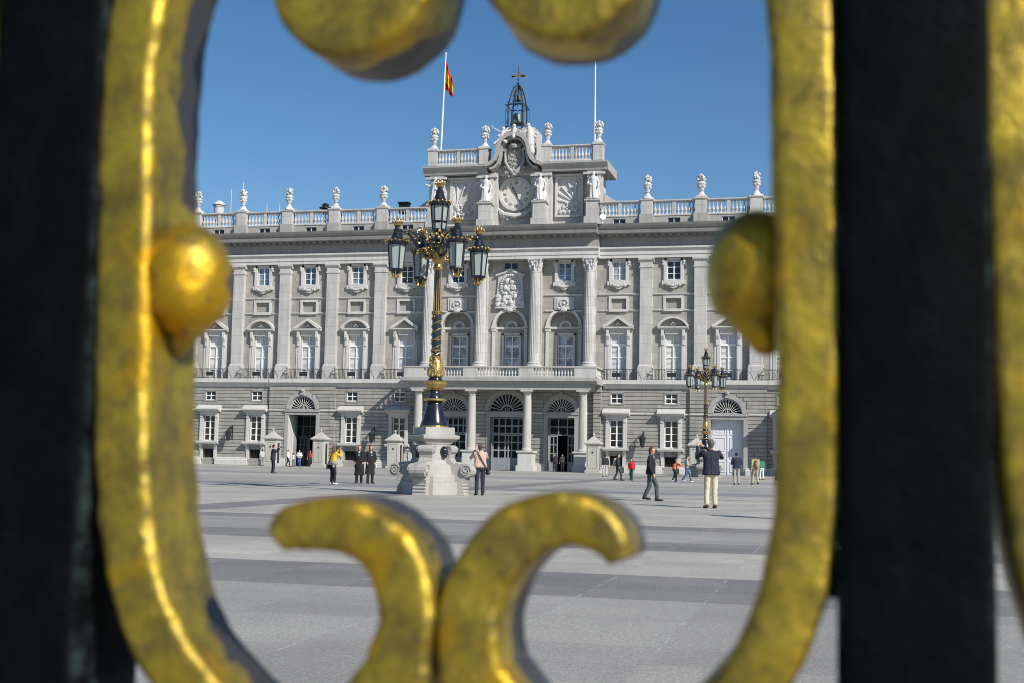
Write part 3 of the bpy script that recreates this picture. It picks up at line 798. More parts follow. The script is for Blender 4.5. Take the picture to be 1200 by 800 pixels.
# iron balcony railings
def railing():
    m = MB(); y = YG-.38; L = 1.85
    m.box(-L,L,y-.03,y+.03,9.98,10.05); m.box(-L,L,y-.02,y+.02,9.08,9.12)
    n = 26
    for k in range(n+1):
        x = -L+2*L*k/n; m.box(x-.015,x+.015,y-.015,y+.015,9.02,9.98)
    for s in (-1,1): m.tube([(s*L,y,9.95),(s*(L+.3),y+.05,9.75),(s*(L+.5),y+.1,9.35),(s*(L+.62),y+.1,9.02)], .03, 5); m.ball((s*(L+.02),y,10.12),.07,1)
    for x0 in (-.42,): m.box(x0,x0+.84,y-.04,y-.01,9.3,9.72)
    for k in range(6):
        x = -1.5+.6*k
        m.tube([(x+.12*math.cos(t*PI/4), y-.02, 9.52+.2*math.sin(t*PI/4)) for t in range(9)], .018, 4)
    return m.build('balcony_railing', M['iron'], palace)
rl = railing(); first = True
for c in wings:
    if first: rl.location = (c,0,0); first = False
    else: dup(rl, loc=(c,0,0))

# ---- clock tower (attic storey over the centre)
YT = 1.1
tw = MB()
YW = YT+1.0
tw.box(-8.6,8.6,YW,YT+5,24.2,30.2)
for x in (-8.3,-2.85,2.85,8.3): tw.box(x-(.72 if abs(x) > 8 else 1.05),x+(.72 if abs(x) > 8 else 1.05),YT,YW+.2,24.2,30.199)
tw.build('tower_wall', M['white_stone'], palace)
tt = MB()
tt.box(-9.1,9.1,YW-.1,YT+5.1,24.21,25.0)
tt.profile([(YT+5.2,30.2),(YT-.1,30.2),(YT-.2,30.5),(YT-.45,30.75),(YT-.55,30.9),(YT-.55,31.05),(YT+5.2,31.1)], -9.7, -2.9)
tt.profile([(YT+5.2,30.2),(YT-.1,30.2),(YT-.2,30.5),(YT-.45,30.75),(YT-.55,30.9),(YT-.55,31.05),(YT+5.2,31.1)], 2.9, 9.7)
tt.build('tower_cornice', M['attic_stone'], palace)
tp = MB()
for x in (-8.3,-2.85,2.85,8.3):                            # statue pedestals and strips behind the statues
    tp.box(x-.85,x+.85,YT-1.0,YT+.05,24.2,25.3); tp.box(x-.68,x+.68,YT-.85,YT+.05,25.3,26.8)
    tp.profile([(YT,26.8),(YT-.86,26.8),(YT-.98,26.92),(YT-.98,27.06),(YT,27.1)], x-.82, x+.82)
    s = 1 if x in (2.85,) else (-1 if x == -2.85 else (1 if x > 0 else -1))
    for dx in (-.5,.5): tp.box(x+dx-.2,x+dx+.2,YT-.22,YT+.02,25.0,29.9)
    tp.box(x-1.1,x+1.1,YT-.35,YT+.02,29.7,29.95)
tp.build('statue_pedestal', M['white_stone'], palace, bevel=.02)
rp = MB()
for c in (-5.58,5.58):
    for q in ((-1.45,-1.2,25.6,29.75),(1.2,1.45,25.6,29.75),(-1.2,1.2,25.6,25.82),(-1.2,1.2,29.5,29.75)): rp.box(c+q[0],c+q[1],YW-.3,YW+.02,q[2],q[3])
    rp.box(c-1.66,c+1.66,YW-.42,YW+.02,29.78,30.0)
rp.build('relief_frame', M['trim_stone'], palace)
def relief(c, s):
    m = MB(); m.box(-1.2,1.2,YW-.06,YW+.02,25.8,29.5)
    for k in range(9):                                     # sun rays
        a = R(10+k*20); p = Vector((-.7*s,0,27.0))
        q = p+Vector((math.cos(a)*s,0,math.sin(a)))*2.3
        x = max(-1.15,min(1.15,q.x)); z = min(29.4,q.z)
        m.tube([(p.x+.4*math.cos(a)*s,YW-.08,p.z+.4*math.sin(a)),(x,YW-.12,z)], [.06,.15], 5)
    carve(m, (-1.05,1.05,25.95,27.1), YW-.08, .1, .25, 30, int(c*10)); m.ball((-.7*s,YW-.1,27.0),.38,1,(1,.5,1))
    m.build('relief_panel', M['carved'], palace, loc=(c,0,0))
relief(-5.58, 1); relief(5.58, -1)
tp = MB()
for a, b in ((-9.2,-8.2),(-3.7,-2.7),(2.9,3.9),(8.2,9.2)):
    tp.box(a,b,YT-.45,YT+.6,31.1,32.7); tp.box(a-.08,b+.08,YT-.53,YT+.66,32.7,32.9)
tp.build('parapet_pedestal', M['white_stone'], palace, bevel=.02)
b2 = balustrade('tower_balustrade', 4.46, 31.1, 1.7, 13, True, YT-.3); b2.location = (-5.95,0,0); dup(b2, loc=(6.05,0,0))
for x in (-8.7,-3.2,3.4,8.7): dup(un, loc=(x,YT+.1,32.88))
# small stone ramps beside the tower
m = MB()
for s in (-1,1): m.prism([(s*9.0,26.7),(s*11.0,26.7),(s*9.0,28.0)] if s > 0 else [(s*9.0,26.7),(s*9.0,28.0),(s*11.0,26.7)], YT+.6, YT+1.2)
m.build('tower_buttress', M['white_stone'], palace)
# scrolled pediment round the coat of arms
def ribbon(mb, pts, w, y0, y1):
    P = [Vector((x,0,z)) for x,z in pts]
    for i in range(len(P)-1):
        def nrm(k):
            t = (P[min(k+1,len(P)-1)]-P[max(k-1,0)]).normalized(); return Vector((-t.z,0,t.x))
        a, b, c, d = P[i]-nrm(i)*w/2, P[i]+nrm(i)*w/2, P[i+1]+nrm(i+1)*w/2, P[i+1]-nrm(i+1)*w/2
        mb.prism([(v.x,v.z) for v in (a,d,c,b)], y0, y1)
    bmesh.ops.remove_doubles(mb.bm, verts=mb.bm.verts, dist=1e-4)
half = [(x_*.84, 30.9+(z_-30.9)*.88) for x_, z_ in [(3.5,30.9),(2.8,31.1),(2.3,31.55),(2.0,32.2),(1.9,32.9),(1.68,33.55),(1.2,34.1),(.6,34.4),(0,34.48)]]
m = MB(); path = [(-x,z) for x,z in half]+half[::-1][1:]
ribbon(m, path, .36, YT-1.0, YT+.9); ribbon(m, [(x*.84,z-.36) for x,z in path], .22, YT-.7, YT+.9)
m.build('scrolled_pediment', M['attic_stone'], palace)
m = MB()
m.prism([(-2.9,30.2),(2.9,30.2),(2.2,31.1),(1.5,32.2),(1.2,33.2),(.5,33.75),(-.5,33.75),(-1.2,33.2),(-1.5,32.2),(-2.2,31.1)], YT+.45, YT+1.0)
m.build('pediment_field', M['attic_stone'], palace)
YV = YT+.42
m = MB()                                                   # shield, crown, scrolls
sh = [(-1.1,33.2),(1.1,33.2),(1.2,32.2),(.9,31.2),(0,30.3),(-.9,31.2),(-1.2,32.2)]
m.prism(sh, YV-.45, YV); m.prism([(x*.72,31.9+(z-31.9)*.72) for x,z in sh], YV-.58, YV-.4)
for k in range(5): m.ball((-.7+k*.35, YV-.5, 33.45+.12*(2-abs(k-2))), .24, 1)
m.lathe([(.7,33.2),(.8,33.5),(.5,33.75),(.15,33.9)], 10, (0,YV-.4,0)); m.ball((0,YV-.4,34.0),.18,1)
for s in (-1,1):
    m.tube([(s*1.5,YV-.5,32.9),(s*1.35,YV-.55,33.3),(s*1.1,YV-.5,33.1),(s*1.3,YV-.55,32.4),(s*1.25,YV-.5,31.6),(s*.8,YV-.5,30.8),(s*.2,YV-.55,30.2)], [.25,.28,.2,.18,.2,.24,.28], 7)
m.ball((0,YV-.55,30.0),.35,1); carve(m, (-.5,.5,31.0,32.8), YV-.52, .08, .18, 22, 9); carve(m, (-.9,.9,29.75,30.2), YV-.45, .12, .22, 12, 11)
for v_ in m.bm.verts: v_.co.x *= .76; v_.co.z = 30.0+(v_.co.z-30.0)*.84
carve(m, (-1.0,1.0,30.2,30.9), YV-.4, .1, .2, 26, 41); carve(m, (-.7,.7,32.8,33.3), YV-.4, .1, .2, 18, 42); carve(m, (-.6,.6,31.0,32.6), YV-.52, .06, .13, 46, 43)
m.build('coat_of_arms', M['attic_stone'], palace)
# clock
ck = MB(); cz = 28.15; rr = 1.5
for k in range(40):
    a, b = 2*PI*k/40, 2*PI*(k+1)/40
    ck.prism([((rr)*math.cos(a),(rr)*math.sin(a)),((rr+.28)*math.cos(a),(rr+.28)*math.sin(a)),((rr+.28)*math.cos(b),(rr+.28)*math.sin(b)),((rr)*math.cos(b),(rr)*math.sin(b))], YW-.34, YW+.02)
ck.profile([(YW,1.9),(YW-.3,1.9),(YW-.45,2.05),(YW,2.1)], -1.79, 1.79)
ck.tube([(-1.9,YW-.3,-1.5),(-1.2,YW-.4,-2.1),(0,YW-.42,-2.35),(1.2,YW-.4,-2.1),(1.9,YW-.3,-1.5)], [.14,.24,.28,.24,.14], 7)
carve(ck, (-1.5,1.5,-2.6,-2.2), YW-.3, .1, .2, 20, 21)
clock = ck.build('clock', M['trim_stone'], palace, loc=(0,0,cz))
M['hand'] = plain('hand', (.10,.095,.07), .6); M['dial'] = plain('dial', (.60,.59,.53), .6, vary=.08)
MB().prism([(rr*math.cos(2*PI*k/40), rr*math.sin(2*PI*k/40)) for k in range(40)], YW-.14, YW-.02).build('dial', M['dial'], clock)
num = MB()
ROM = ['XII','I','II','III','IIII','V','VI','VII','VIII','IX','X','XI']
def roman(mb, txt, a):
    wd = {'I':.1,'V':.2,'X':.2}; L = sum(wd[c] for c in txt); x = -L/2
    up = Vector((math.sin(a),0,math.cos(a))); rt = Vector((math.cos(a),0,-math.sin(a)))
    def stroke(x0,z0,x1,z1):
        p = up*(1.2+z0)+rt*x0; q = up*(1.2+z1)+rt*x1
        mb.tube([(p.x,YW-.16,p.z),(q.x,YW-.16,q.z)], .026, 4)
    for c in txt:
        w = wd[c]
        if c == 'I': stroke(x+w/2,-.15,x+w/2,.15)
        elif c == 'V': stroke(x+.02,.15,x+w/2,-.15); stroke(x+w-.02,.15,x+w/2,-.15)
        else: stroke(x+.02,-.15,x+w-.02,.15); stroke(x+.02,.15,x+w-.02,-.15)
        x += w
for k, t in enumerate(ROM): roman(num, t, 2*PI*k/12)
num.build('numerals', M['weathered'], clock)
def hand(name, a, L, w, tail):
    up = Vector((math.sin(a),math.cos(a))); rt = Vector((math.cos(a),-math.sin(a)))
    P = [up*-tail+rt*w*.8, up*(L*.75)+rt*w, up*L, up*(L*.75)-rt*w, up*-tail-rt*w*.8]
    MB().prism([(p.x,p.y) for p in P][::-1], YW-.24, YW-.2).build(name, M['hand'], clock)
hand('hour_hand', math.radians(-38), .85, .07, .3); hand('minute_hand', math.radians(152), 1.1, .05, .9)
# plinth of the bell frame and the iron bell frame with two bells
m = MB(); m.box(-1.9,1.9,YT+1.6,YT+4,31,35.0); m.box(-1.6,1.6,YT+1.8,YT+3.8,35.0,35.35); m.build('bell_plinth', M['white_stone'], palace)
yc = YT+2.8
m = MB()
for sx in (-1,1):
    for sy in (-1,1):
        m.tube([(sx*0.82,yc+sy*1.0,35.3),(sx*0.82,yc+sy*1.0,38.0)], .085, 6)
        m.tube([(sx*0.82,yc+sy*1.0,37.6),(sx*.74,yc+sy*.8,38.4),(sx*.58,yc+sy*.6,39.2),(sx*.4,yc+sy*.3,39.9),(0,yc,40.2)], .085, 6)
        m.tube([(sx*1.05,yc+sy*1.2,35.3),(sx*1.05,yc+sy*1.2,37.9)], .04, 5)
        m.tube([(sx*0.82,yc+sy*1.0,37.7),(sx*.7,yc+sy*.6,38.1),(0,yc,38.2)], .05, 5)
        m.ball((sx*0.82,yc+sy*1.0,38.1),.12,1)
    for z in (35.5,37.8): m.tube([(sx*1.05,yc-1.2,z),(sx*1.05,yc+1.2,z)], .05, 5)
for z in (35.5,37.8):
    for sy in (-1,1): m.tube([(-1.05,yc+sy*1.2,z),(1.05,yc+sy*1.2,z)], .05, 5)
for k in range(8):
    a = PI*k/4; m.tube([(.6*math.cos(a),yc+.6*math.sin(a),38.4),(.45*math.cos(a),yc+.45*math.sin(a),39.5),(0,yc,40.3)], .045, 5)
m.tube([(0,yc,37.9),(0,yc,42.2)], [.06,.03], 6); m.ball((0,yc,40.35),.17,1); m.ball((0,yc,40.75),.11,1)
for s in (-1,1):
    for z0 in (36.0,37.2): m.tube([(s*(.82+.25*math.sin(k*.7)*(1-k/12)),yc-1.0,z0+.3*math.cos(k*.7)*(1-k/12)) for k in range(11)], .035, 4)
for v_ in m.bm.verts: v_.co.x *= .92
bf = m.build('bell_frame', M['iron'], palace, loc=(-.5,0,0))
BELL = [(.1,.95),(.3,.9),(.38,.7),(.42,.4),(.55,.12),(.66,0),(.6,0),(.5,.1),(.3,.6),(.05,.7)]
MB().lathe([(r*1.2,z*1.2) for r,z in BELL[::-1]], 16, (0,yc,36.0)).tube([(0,yc,37.0),(0,yc,37.9)],.05,5).build('bell', M['bell_bronze'], bf, smooth=False)
MB().lathe([(r*.62,z*.7) for r,z in BELL[::-1]], 14, (0,yc,38.5)).tube([(0,yc,39.1),(0,yc,39.6)],.04,5).build('bell', M['bell_bronze'], bf)
v = MB(); v.box(-.7,.7,yc-.02,yc+.02,41.05,41.2); v.prism([(-.75,41.0),(-.75,41.4),(-.3,41.12)], yc-.02, yc+.02); v.prism([(.3,40.95),(.95,41.15),(.3,41.4)], yc-.02, yc+.02)
v.prism([(-.25,41.2),(.25,41.2),(.15,41.55),(-.1,41.6)], yc-.021, yc+.021)
v.build('weathervane', M['gilt'], bf)

# roof slabs and body of the building behind the facade
m = MB(); m.box(XL,XR,1.0,22,24.0,24.25); m.box(XL,-9,6.0,21,24.25,26.0); m.box(9,XR,6.0,21,24.25,26.0); m.box(-9.05,9.05,YT+.3,YT+5,31.0,31.12)
m.build('roof', M['roof_lead'], palace)
m = MB(); m.box(XL,XL+.5,YU,22,0,24.0); m.box(XR-.5,XR,YU,22,0,24.0); m.box(XL,XR,21.9,22.3,0,24.0)
m.build('outer_wall', M['granite'], palace)
m = MB()                                                   # solid porch further right, whose shadow reaches the white door
m.box(29.8,XR,-4.6,YG,0,8.2); m.profile([(YG,8.2),(-4.7,8.2),(-5.0,8.5),(-5.0,9.0),(YG,9.0)], 29.5, XR)
m.build('corner_porch', M['rustic'], palace)
# chimneys
def chimney(x, y, z, label):
    t = thing('chimney', label, 'chimney', (x,y,z), 0, 'chimneys on the palace roof')
    MB().lathe([(.55,0),(.55,1.5),(.62,1.55),(.62,1.62),(.5,1.65)], 12).build('stack', M['trim_stone'], t)
    MB().lathe([(.72,1.72),(.7,1.85),(.35,2.15),(.1,2.25)], 12).build('cowl', M['trim_stone'], t)
    MB().lathe([(.34,1.6),(.34,1.8)], 10).build('vent', M['iron'], t)
chimney(-33.9, 3.0, 26.45, 'round pale chimney with a conical cowl behind the roof balustrade at the left end')
def vent(x, y, z, label):
    m = MB(); m.lathe([(.3,0),(.3,.5),(.65,.6),(.65,.72),(.3,.8),(.4,1.0),(.15,1.2)], 10); m.ball((.3,0,.95),.18,1)
    tag(m.build('roof_vent', M['iron'], loc=(x,y,z)), label, 'roof vent', 'roof vents')
vent(-21.6, 3.5, 26.95, 'dark iron roof vent behind the balustrade between the second and third urns from left')
m = MB().box(-.5,.5,-.4,.4,0,1.05).box(-.6,.6,-.5,.5,1.05,1.2)
tag(m.build('roof_vent', M['iron'], loc=(-12.6,3.5,26.75)), 'low dark box vent on the palace roof just left of the clock tower', 'roof vent', 'roof vents')
def antenna(x, h, cross, label):
    m = MB().tube([(0,0,0),(0,0,h)], [.06,.04], 5)
    if cross: m.tube([(-.25,0,h*.9),(.25,0,h*.9)], .025, 4); m.ball((0,0,h*.93),.1,1)
    tag(m.build('roof_antenna', M['trim_stone'], loc=(x,3.2,26.0)), label, 'antenna', 'roof antennas')
antenna(-32.6, 4.0, False, 'thin plain antenna rod on the roof right beside the round chimney')
antenna(-31.2, 4.7, True, 'thin roof antenna with a short crossbar beside the leftmost urn')
antenna(-28.3, 2.3, False, 'short thin antenna rod on the roof between the two leftmost urns, nearer the first')
antenna(-26.8, 2.3, False, 'short thin antenna rod on the roof close to the left of the second urn')
# floodlight on the cornice
t = thing('floodlight', 'small white floodlight on the cornice below the right end of the clock tower', 'floodlight', (9.6,-1.6,24.25))
MB().lathe([(.2,0),(.3,.5)], 12).xf(Matrix.Rotation(R(70),4,'X')@Matrix.Rotation(R(25),4,'Y')).xf(Matrix.Translation((0,-.1,.35))).build('lamp_head', M['white_paint'], t)
MB().box(-.06,.06,-.05,.25,-.02,.4).build('bracket', M['white_paint'], t)

def split_parts(names, gap):
    """make every separate piece of these palace/fence meshes a part of its own"""
    for o in [q for q in bpy.data.objects if q.type == 'MESH' and q.name.split('.')[0] in names and q.data.users == 1]:
        bm = bmesh.new(); bm.from_mesh(o.data); bm.verts.ensure_lookup_table()
        isl = [-1]*len(bm.verts); boxes = []
        for v in bm.verts:
            if isl[v.index] >= 0: continue
            k = len(boxes); stack = [v]; isl[v.index] = k; lo = v.co.copy(); hi = v.co.copy()
            while stack:
                q = stack.pop()
                for i in range(3): lo[i] = min(lo[i], q.co[i]); hi[i] = max(hi[i], q.co[i])
                for e in q.link_edges:
                    r = e.other_vert(q)
                    if isl[r.index] < 0: isl[r.index] = k; stack.append(r)
            boxes.append((lo, hi))
        par = list(range(len(boxes)))
        def find(a):
            while par[a] != a: par[a] = par[par[a]]; a = par[a]
            return a
        for a in range(len(boxes)):
            for b in range(a):
                if all(boxes[a][0][i]-gap <= boxes[b][1][i] and boxes[b][0][i]-gap <= boxes[a][1][i] for i in range(3)): par[find(a)] = find(b)
        roots = sorted({find(a) for a in range(len(boxes))})
        if len(roots) > 1:
            for r in roots[1:]:
                c = bm.copy(); c.verts.ensure_lookup_table()
                bmesh.ops.delete(c, geom=[c.verts[v.index] for v in bm.verts if find(isl[v.index]) != r], context='VERTS')
                me = bpy.data.meshes.new(o.data.name); c.to_mesh(me); c.free(); me.materials.append(o.data.materials[0])
                d = o.copy(); d.data = me; COL.objects.link(d)
            bmesh.ops.delete(bm, geom=[v for v in bm.verts if find(isl[v.index]) != roots[0]], context='VERTS')
            bm.to_mesh(o.data)
        bm.free()
split_parts({'door_surround','string_course','plinth','ledge','panel_band','statue_pedestal','parapet_pedestal','relief_frame','corner_pier','tower_buttress','attic_wall','tower_cornice','gate_passage','corner_porch','roof','outer_wall'}, .01)

# ------------------------------------------------------------------ figures (people and statues)
def remesh(bm, name, voxel, mat, parent, smooth_n=2):
    bmesh.ops.recalc_face_normals(bm, faces=bm.faces)
    me = bpy.data.meshes.new(name+'_src'); bm.to_mesh(me); bm.free()
    o = bpy.data.objects.new(name+'_src', me); COL.objects.link(o)
    md = o.modifiers.new('r', 'REMESH'); md.mode = 'VOXEL'; md.voxel_size = voxel
    if smooth_n:
        s = o.modifiers.new('s', 'SMOOTH'); s.factor = .5; s.iterations = smooth_n
    dg = bpy.context.evaluated_depsgraph_get()
    out = bpy.data.meshes.new_from_object(o.evaluated_get(dg))
    bpy.data.objects.remove(o); bpy.data.meshes.remove(me)
    out.name = name; out.materials.clear(); out.materials.append(mat); out.shade_smooth()
    r = bpy.data.objects.new(name, out); COL.objects.link(r); r.parent = parent
    return r
CM = {}
def cloth(col, rough=.85):
    k = tuple(col)
    if k not in CM:
        CM[k] = plain('cloth_%d' % len(CM), col, rough, vary=.3, nscale=9)
        nt = CM[k].node_tree; bump(nt, nt.nodes['Principled BSDF'], noise(nt, coords(nt, (1,1,.45)), 11, 3, .5), .9, .06)
    return CM[k]
M['skin'] = plain('skin', (.50,.30,.21), .6, vary=.08)
V = Vector
def person(label, loc, face, h=1.72, top=(.1,.1,.1), legs=(.1,.1,.12), hair=(.03,.02,.015), arms='down', stride=0, bag=None, lean=0, fem=False,
           sleeves='long', shoes=(.03,.025,.02), hairlen=0, coat=.0, pack=None, cap=None, group='people strolling on the plaza', detail=False, turn=0, skirtband=None, cam=False, collar=None):
    """face = heading angle (0 = away from the camera, +Y); local frame: +Y is forward"""
    t = thing('person', label, 'person', loc, face, group)
    k = h/1.75; vx = .013 if detail else .018
    def P(x,y,z): return V((x,y,z))*k
    sw = .185 if fem else .205; hw = .095
    lz = lean
    hipc = P(0,-.02,.93); chest = P(0,lz*.35-.0,1.30); neck = P(0,lz*.5,1.48); head = P(0,lz*.5+.025,1.625)
    S = {s: P(s*sw, lz*.48, 1.425) for s in (-1,1)}
    H = {s: P(s*hw,-.02,.90) for s in (-1,1)}
    F = {-1: P(-.11, stride*.5, .075), 1: P(.11, -stride*.5, .075)}
    # the trailing foot lifts its heel
    K = {}
    for s in (-1,1):
        mid = (H[s]+F[s])/2; K[s] = mid+P(0,.035+abs(stride)*.10,.01)
    trail = 1 if stride > 0 else -1
    if abs(stride) > .2: F[trail].z += .05*k
    el, wr = {}, {}
    for s in (-1,1):
        if arms == 'down': el[s] = S[s]+P(s*.06,-.04+.10*(stride*s),-.29); wr[s] = el[s]+P(s*.01,.09+.12*stride*s,-.24)
        elif arms == 'camera': el[s] = S[s]+P(s*.10,.20,-.15); wr[s] = P(s*.09,.34+lz*.5,1.56)
        elif arms == 'camleft': el[s] = S[s]+P(s*.12,.16,-.12); wr[s] = P(-.19+s*.085,.30,1.58)
        elif arms == 'front': el[s] = S[s]+P(s*.07,.02,-.29); wr[s] = P(s*.09,.30+lz*.4,1.14)
        elif arms == 'reach': el[s] = S[s]+P(s*.04,.22,-.16); wr[s] = S[s]+P(-s*.05,.46,-.22)
        elif arms == 'pocket': el[s] = S[s]+P(s*.10,-.06,-.28); wr[s] = P(s*.21,.06,.98)
    def foot(s): return F[s]+P(0,-.045,-.03), F[s]+P(s*.015,.155,-.045)
    bm = MB()
    # trunk
    bm.cap(P(-.07,-.02,.93), P(.07,-.02,.93), .105*k, .105*k); bm.cap(hipc, chest, .105*k, .118*k)
    bm.cap(chest+P(-.075,0,0), chest+P(.075,0,0), .10*k, .10*k); bm.cap(S[-1]+P(.04,0,-.02), S[1]+P(-.04,0,-.02), .075*k, .075*k)
    bm.cap(neck-P(0,0,.06), head-P(0,.02,.02), .058*k, .055*k)
    # head: skull, jaw, nose, ears, brow
    tm = Matrix.Rotation(turn,3,'Z')
    def hd(x,y,z): return head+tm@P(x,y,z)
    bm.ball(hd(0,-.012,.025), .098*k, 2, (.86,1.02,1.08)); bm.cap(hd(0,.03,-.03), hd(0,.048,-.085), .062*k, .038*k)
    bm.cap(hd(0,.085,.005), hd(0,.108,-.03), .012*k, .017*k)
    for s in (-1,1): bm.ball(hd(s*.083,-.008,-.012), .024*k, 1, (.5,.9,1.35)); bm.cap(hd(s*.018,.082,.03), hd(s*.05,.07,.03), .014*k, .012*k)
    bm.cap(hd(-.022,.083,-.062), hd(.022,.083,-.062), .011*k, .011*k)
    for s in (-1,1):
        bm.cap(S[s], el[s], .052*k, .041*k); bm.cap(el[s], wr[s], .041*k, .028*k)
        d = (wr[s]-el[s]).normalized(); side = d.cross(V((0,1,0)) if abs(d.y) < .8 else V((0,0,1))).normalized()
        pm = wr[s]+d*.075*k; bm.cap(wr[s]+d*.02*k, pm, .028*k, .032*k)
        cur = d.cross(side).normalized()
        for q, L in ((-.03,.062),(-.010,.074),(.011,.069),(.031,.052)):
            a = pm+side*q*k+d*.012*k; b = a+d*L*.55*k+cur*.008*k; c = b+d*L*.4*k+cur*.022*k
            bm.cap(a, b, .0105*k, .0095*k, 6); bm.cap(b, c, .0095*k, .008*k, 6)
        th = wr[s]+d*.035*k+side*.028*k*s; bm.cap(th, th+side*.03*k*s+d*.035*k, .012*k, .0095*k, 6)
        bm.cap(H[s], K[s], .085*k, .056*k); bm.cap(K[s], F[s], .056*k, .036*k)
        a, b = foot(s); bm.cap(a, b, .036*k, .028*k)
    remesh(bm.bm, 'body', vx, M['skin'], t)
    # trousers
    tr = MB(); tr.cap(P(-.075,-.025,.93), P(.075,-.025,.93), .125*k, .125*k)
    for s in (-1,1):
        tr.cap(H[s], K[s], .100*k, .078*k); tr.cap(K[s], F[s]+P(0,-.005,.035), .080*k, .066*k)
    remesh(tr.bm, 'trousers', vx, cloth(legs), t, 1)
    # jacket / top
    j = MB()
    j.cap(chest+P(-.085,0,.0), chest+P(.085,0,0), .135*k, .135*k); hz = 1.0-coat
    j.cap(P(-.085,-.02,hz), P(.085,-.02,hz), .150*k, .150*k)
    for s in (-1,1): j.cap(P(s*.08,-.02,hz), P(s*.075,0,1.25), .153*k, .128*k)
    j.cap(P(0,-.02,hz), chest, .150*k, .145*k)
    for v_ in j.bm.verts: v_.co.z = max(v_.co.z, (hz-.055)*k)
    j.cap(S[-1]+P(.03,0,-.03), S[1]+P(-.03,0,-.03), .088*k, .088*k); j.cap(neck-P(0,0,.07), neck-P(0,0,.01), .075*k, .066*k)
    for s in (-1,1):
        if sleeves == 'long':
            j.cap(S[s], el[s], .070*k, .058*k); j.cap(el[s], el[s]+(wr[s]-el[s])*.93, .058*k, .044*k)
        else: j.cap(S[s], S[s]+(el[s]-S[s])*.72, .076*k, .068*k)
    remesh(j.bm, 'jacket', vx, cloth(top), t, 1)
    if collar:
        c = MB(); c.cap(neck+P(-.02,.06,-.02), neck+P(-.01,.13,-.2), .022*k, .02*k); c.cap(neck+P(.02,.06,-.02), neck+P(.01,.13,-.2), .022*k, .02*k); c.build('scarf', cloth(collar), t)
    # hair
    hr = MB(); hr.ball(hd(0,-.028,.045), .104*k, 2, (.9,1.0,1.02))
    if hairlen > 0: hr.cap(hd(0,-.06,.0), hd(0,-.065,-hairlen), .085*k, .07*k); hr.cap(hd(-.065,-.01,.0), hd(-.07,-.01,-hairlen*.8), .04*k, .03*k); hr.cap(hd(.065,-.01,.0), hd(.07,-.01,-hairlen*.8), .04*k, .03*k)
    else: hr.cap(hd(0,-.05,.0), hd(0,-.05,-.045), .075*k, .055*k)
    remesh(hr.bm, 'hair' if not cap else 'cap', vx, cloth(cap or hair), t, 2)
    sh = MB()
    for s in (-1,1):
        a, b = foot(s); sh.cap(a+P(0,0,.005), b+P(0,.01,0), .046*k, .040*k); sh.cap(a+P(0,.01,.03), a+P(0,.03,.03), .046*k, .046*k)
        # flat soles come from squashing to the ground
    for v_ in sh.bm.verts: v_.co.z = max(v_.co.z, .004)
    for s in (-1,1): sh.build('shoes', cloth(shoes, .5), t, smooth=True); break
    if skirtband:
        b_ = MB(); b_.cap(P(-.08,-.02,.99), P(.08,-.02,.99), .165*k, .165*k); b_.cap(P(.1,-.06,.98), P(.14,-.10,.80), .07*k, .05*k); remesh(b_.bm, 'waist_sweater', vx, cloth(skirtband), t, 1)
    if bag:
        s, colr, sling = bag
        g = MB(); c = P(s*.26,-.05,.86); g.cap(c+P(0,-.09,0), c+P(0,.09,0), .06*k, .06*k); g.cap(c+P(0,-.09,-.1), c+P(0,.09,-.1), .065*k, .065*k); g.cap(c, c+P(0,0,-.1), .06*k, .06*k)
        bo = remesh(g.bm, 'bag', vx, cloth(colr, .6), None, 1); bo.location = loc; bo.rotation_euler = (0,0,face)
        if sling:
            st = MB(); sh2 = -s
            st.tube([P(s*.2,-.17,.9), P(s*.08,-.185,1.1), P(sh2*.05,-.175,1.32), P(sh2*.12,-.11,1.47), P(sh2*.12,.03,1.5), P(sh2*.05,.16,1.36), P(s*.1,.17,1.1), P(s*.2,.13,.92)], .017*k, 6)
            o = st.build('strap', cloth(colr, .6), bo)
        bag_label = label
        tag(bo, BAGS.pop(0), 'bag')
    if pack:
        g = MB(); g.cap(P(0,-.2,1.36), P(0,-.2,1.08), .11*k, .13*k); g.cap(P(-.05,-.22,1.2), P(.05,-.22,1.2), .1*k, .1*k)
        bo = remesh(g.bm, 'backpack', vx, cloth(pack), None, 1); bo.location = loc; bo.rotation_euler = (0,0,face); tag(bo, BAGS.pop(0), 'backpack')
    if cam:
        c = (wr[-1]+wr[1])/2+P(0,.06,.06); m = MB().box(c.x-.06*k,c.x+.06*k,c.y-.03,c.y+.04,c.z-.04*k,c.z+.04*k); m.box(c.x-.028*k,c.x+.028*k,c.y+.041,c.y+.09,c.z-.03*k,c.z+.026*k)
        o = m.build('camera', M['iron'], None, loc=loc); o.rotation_euler = (0,0,face); tag(o, CAMS.pop(0), 'camera')
    return t
BAGS = []; CAMS = []

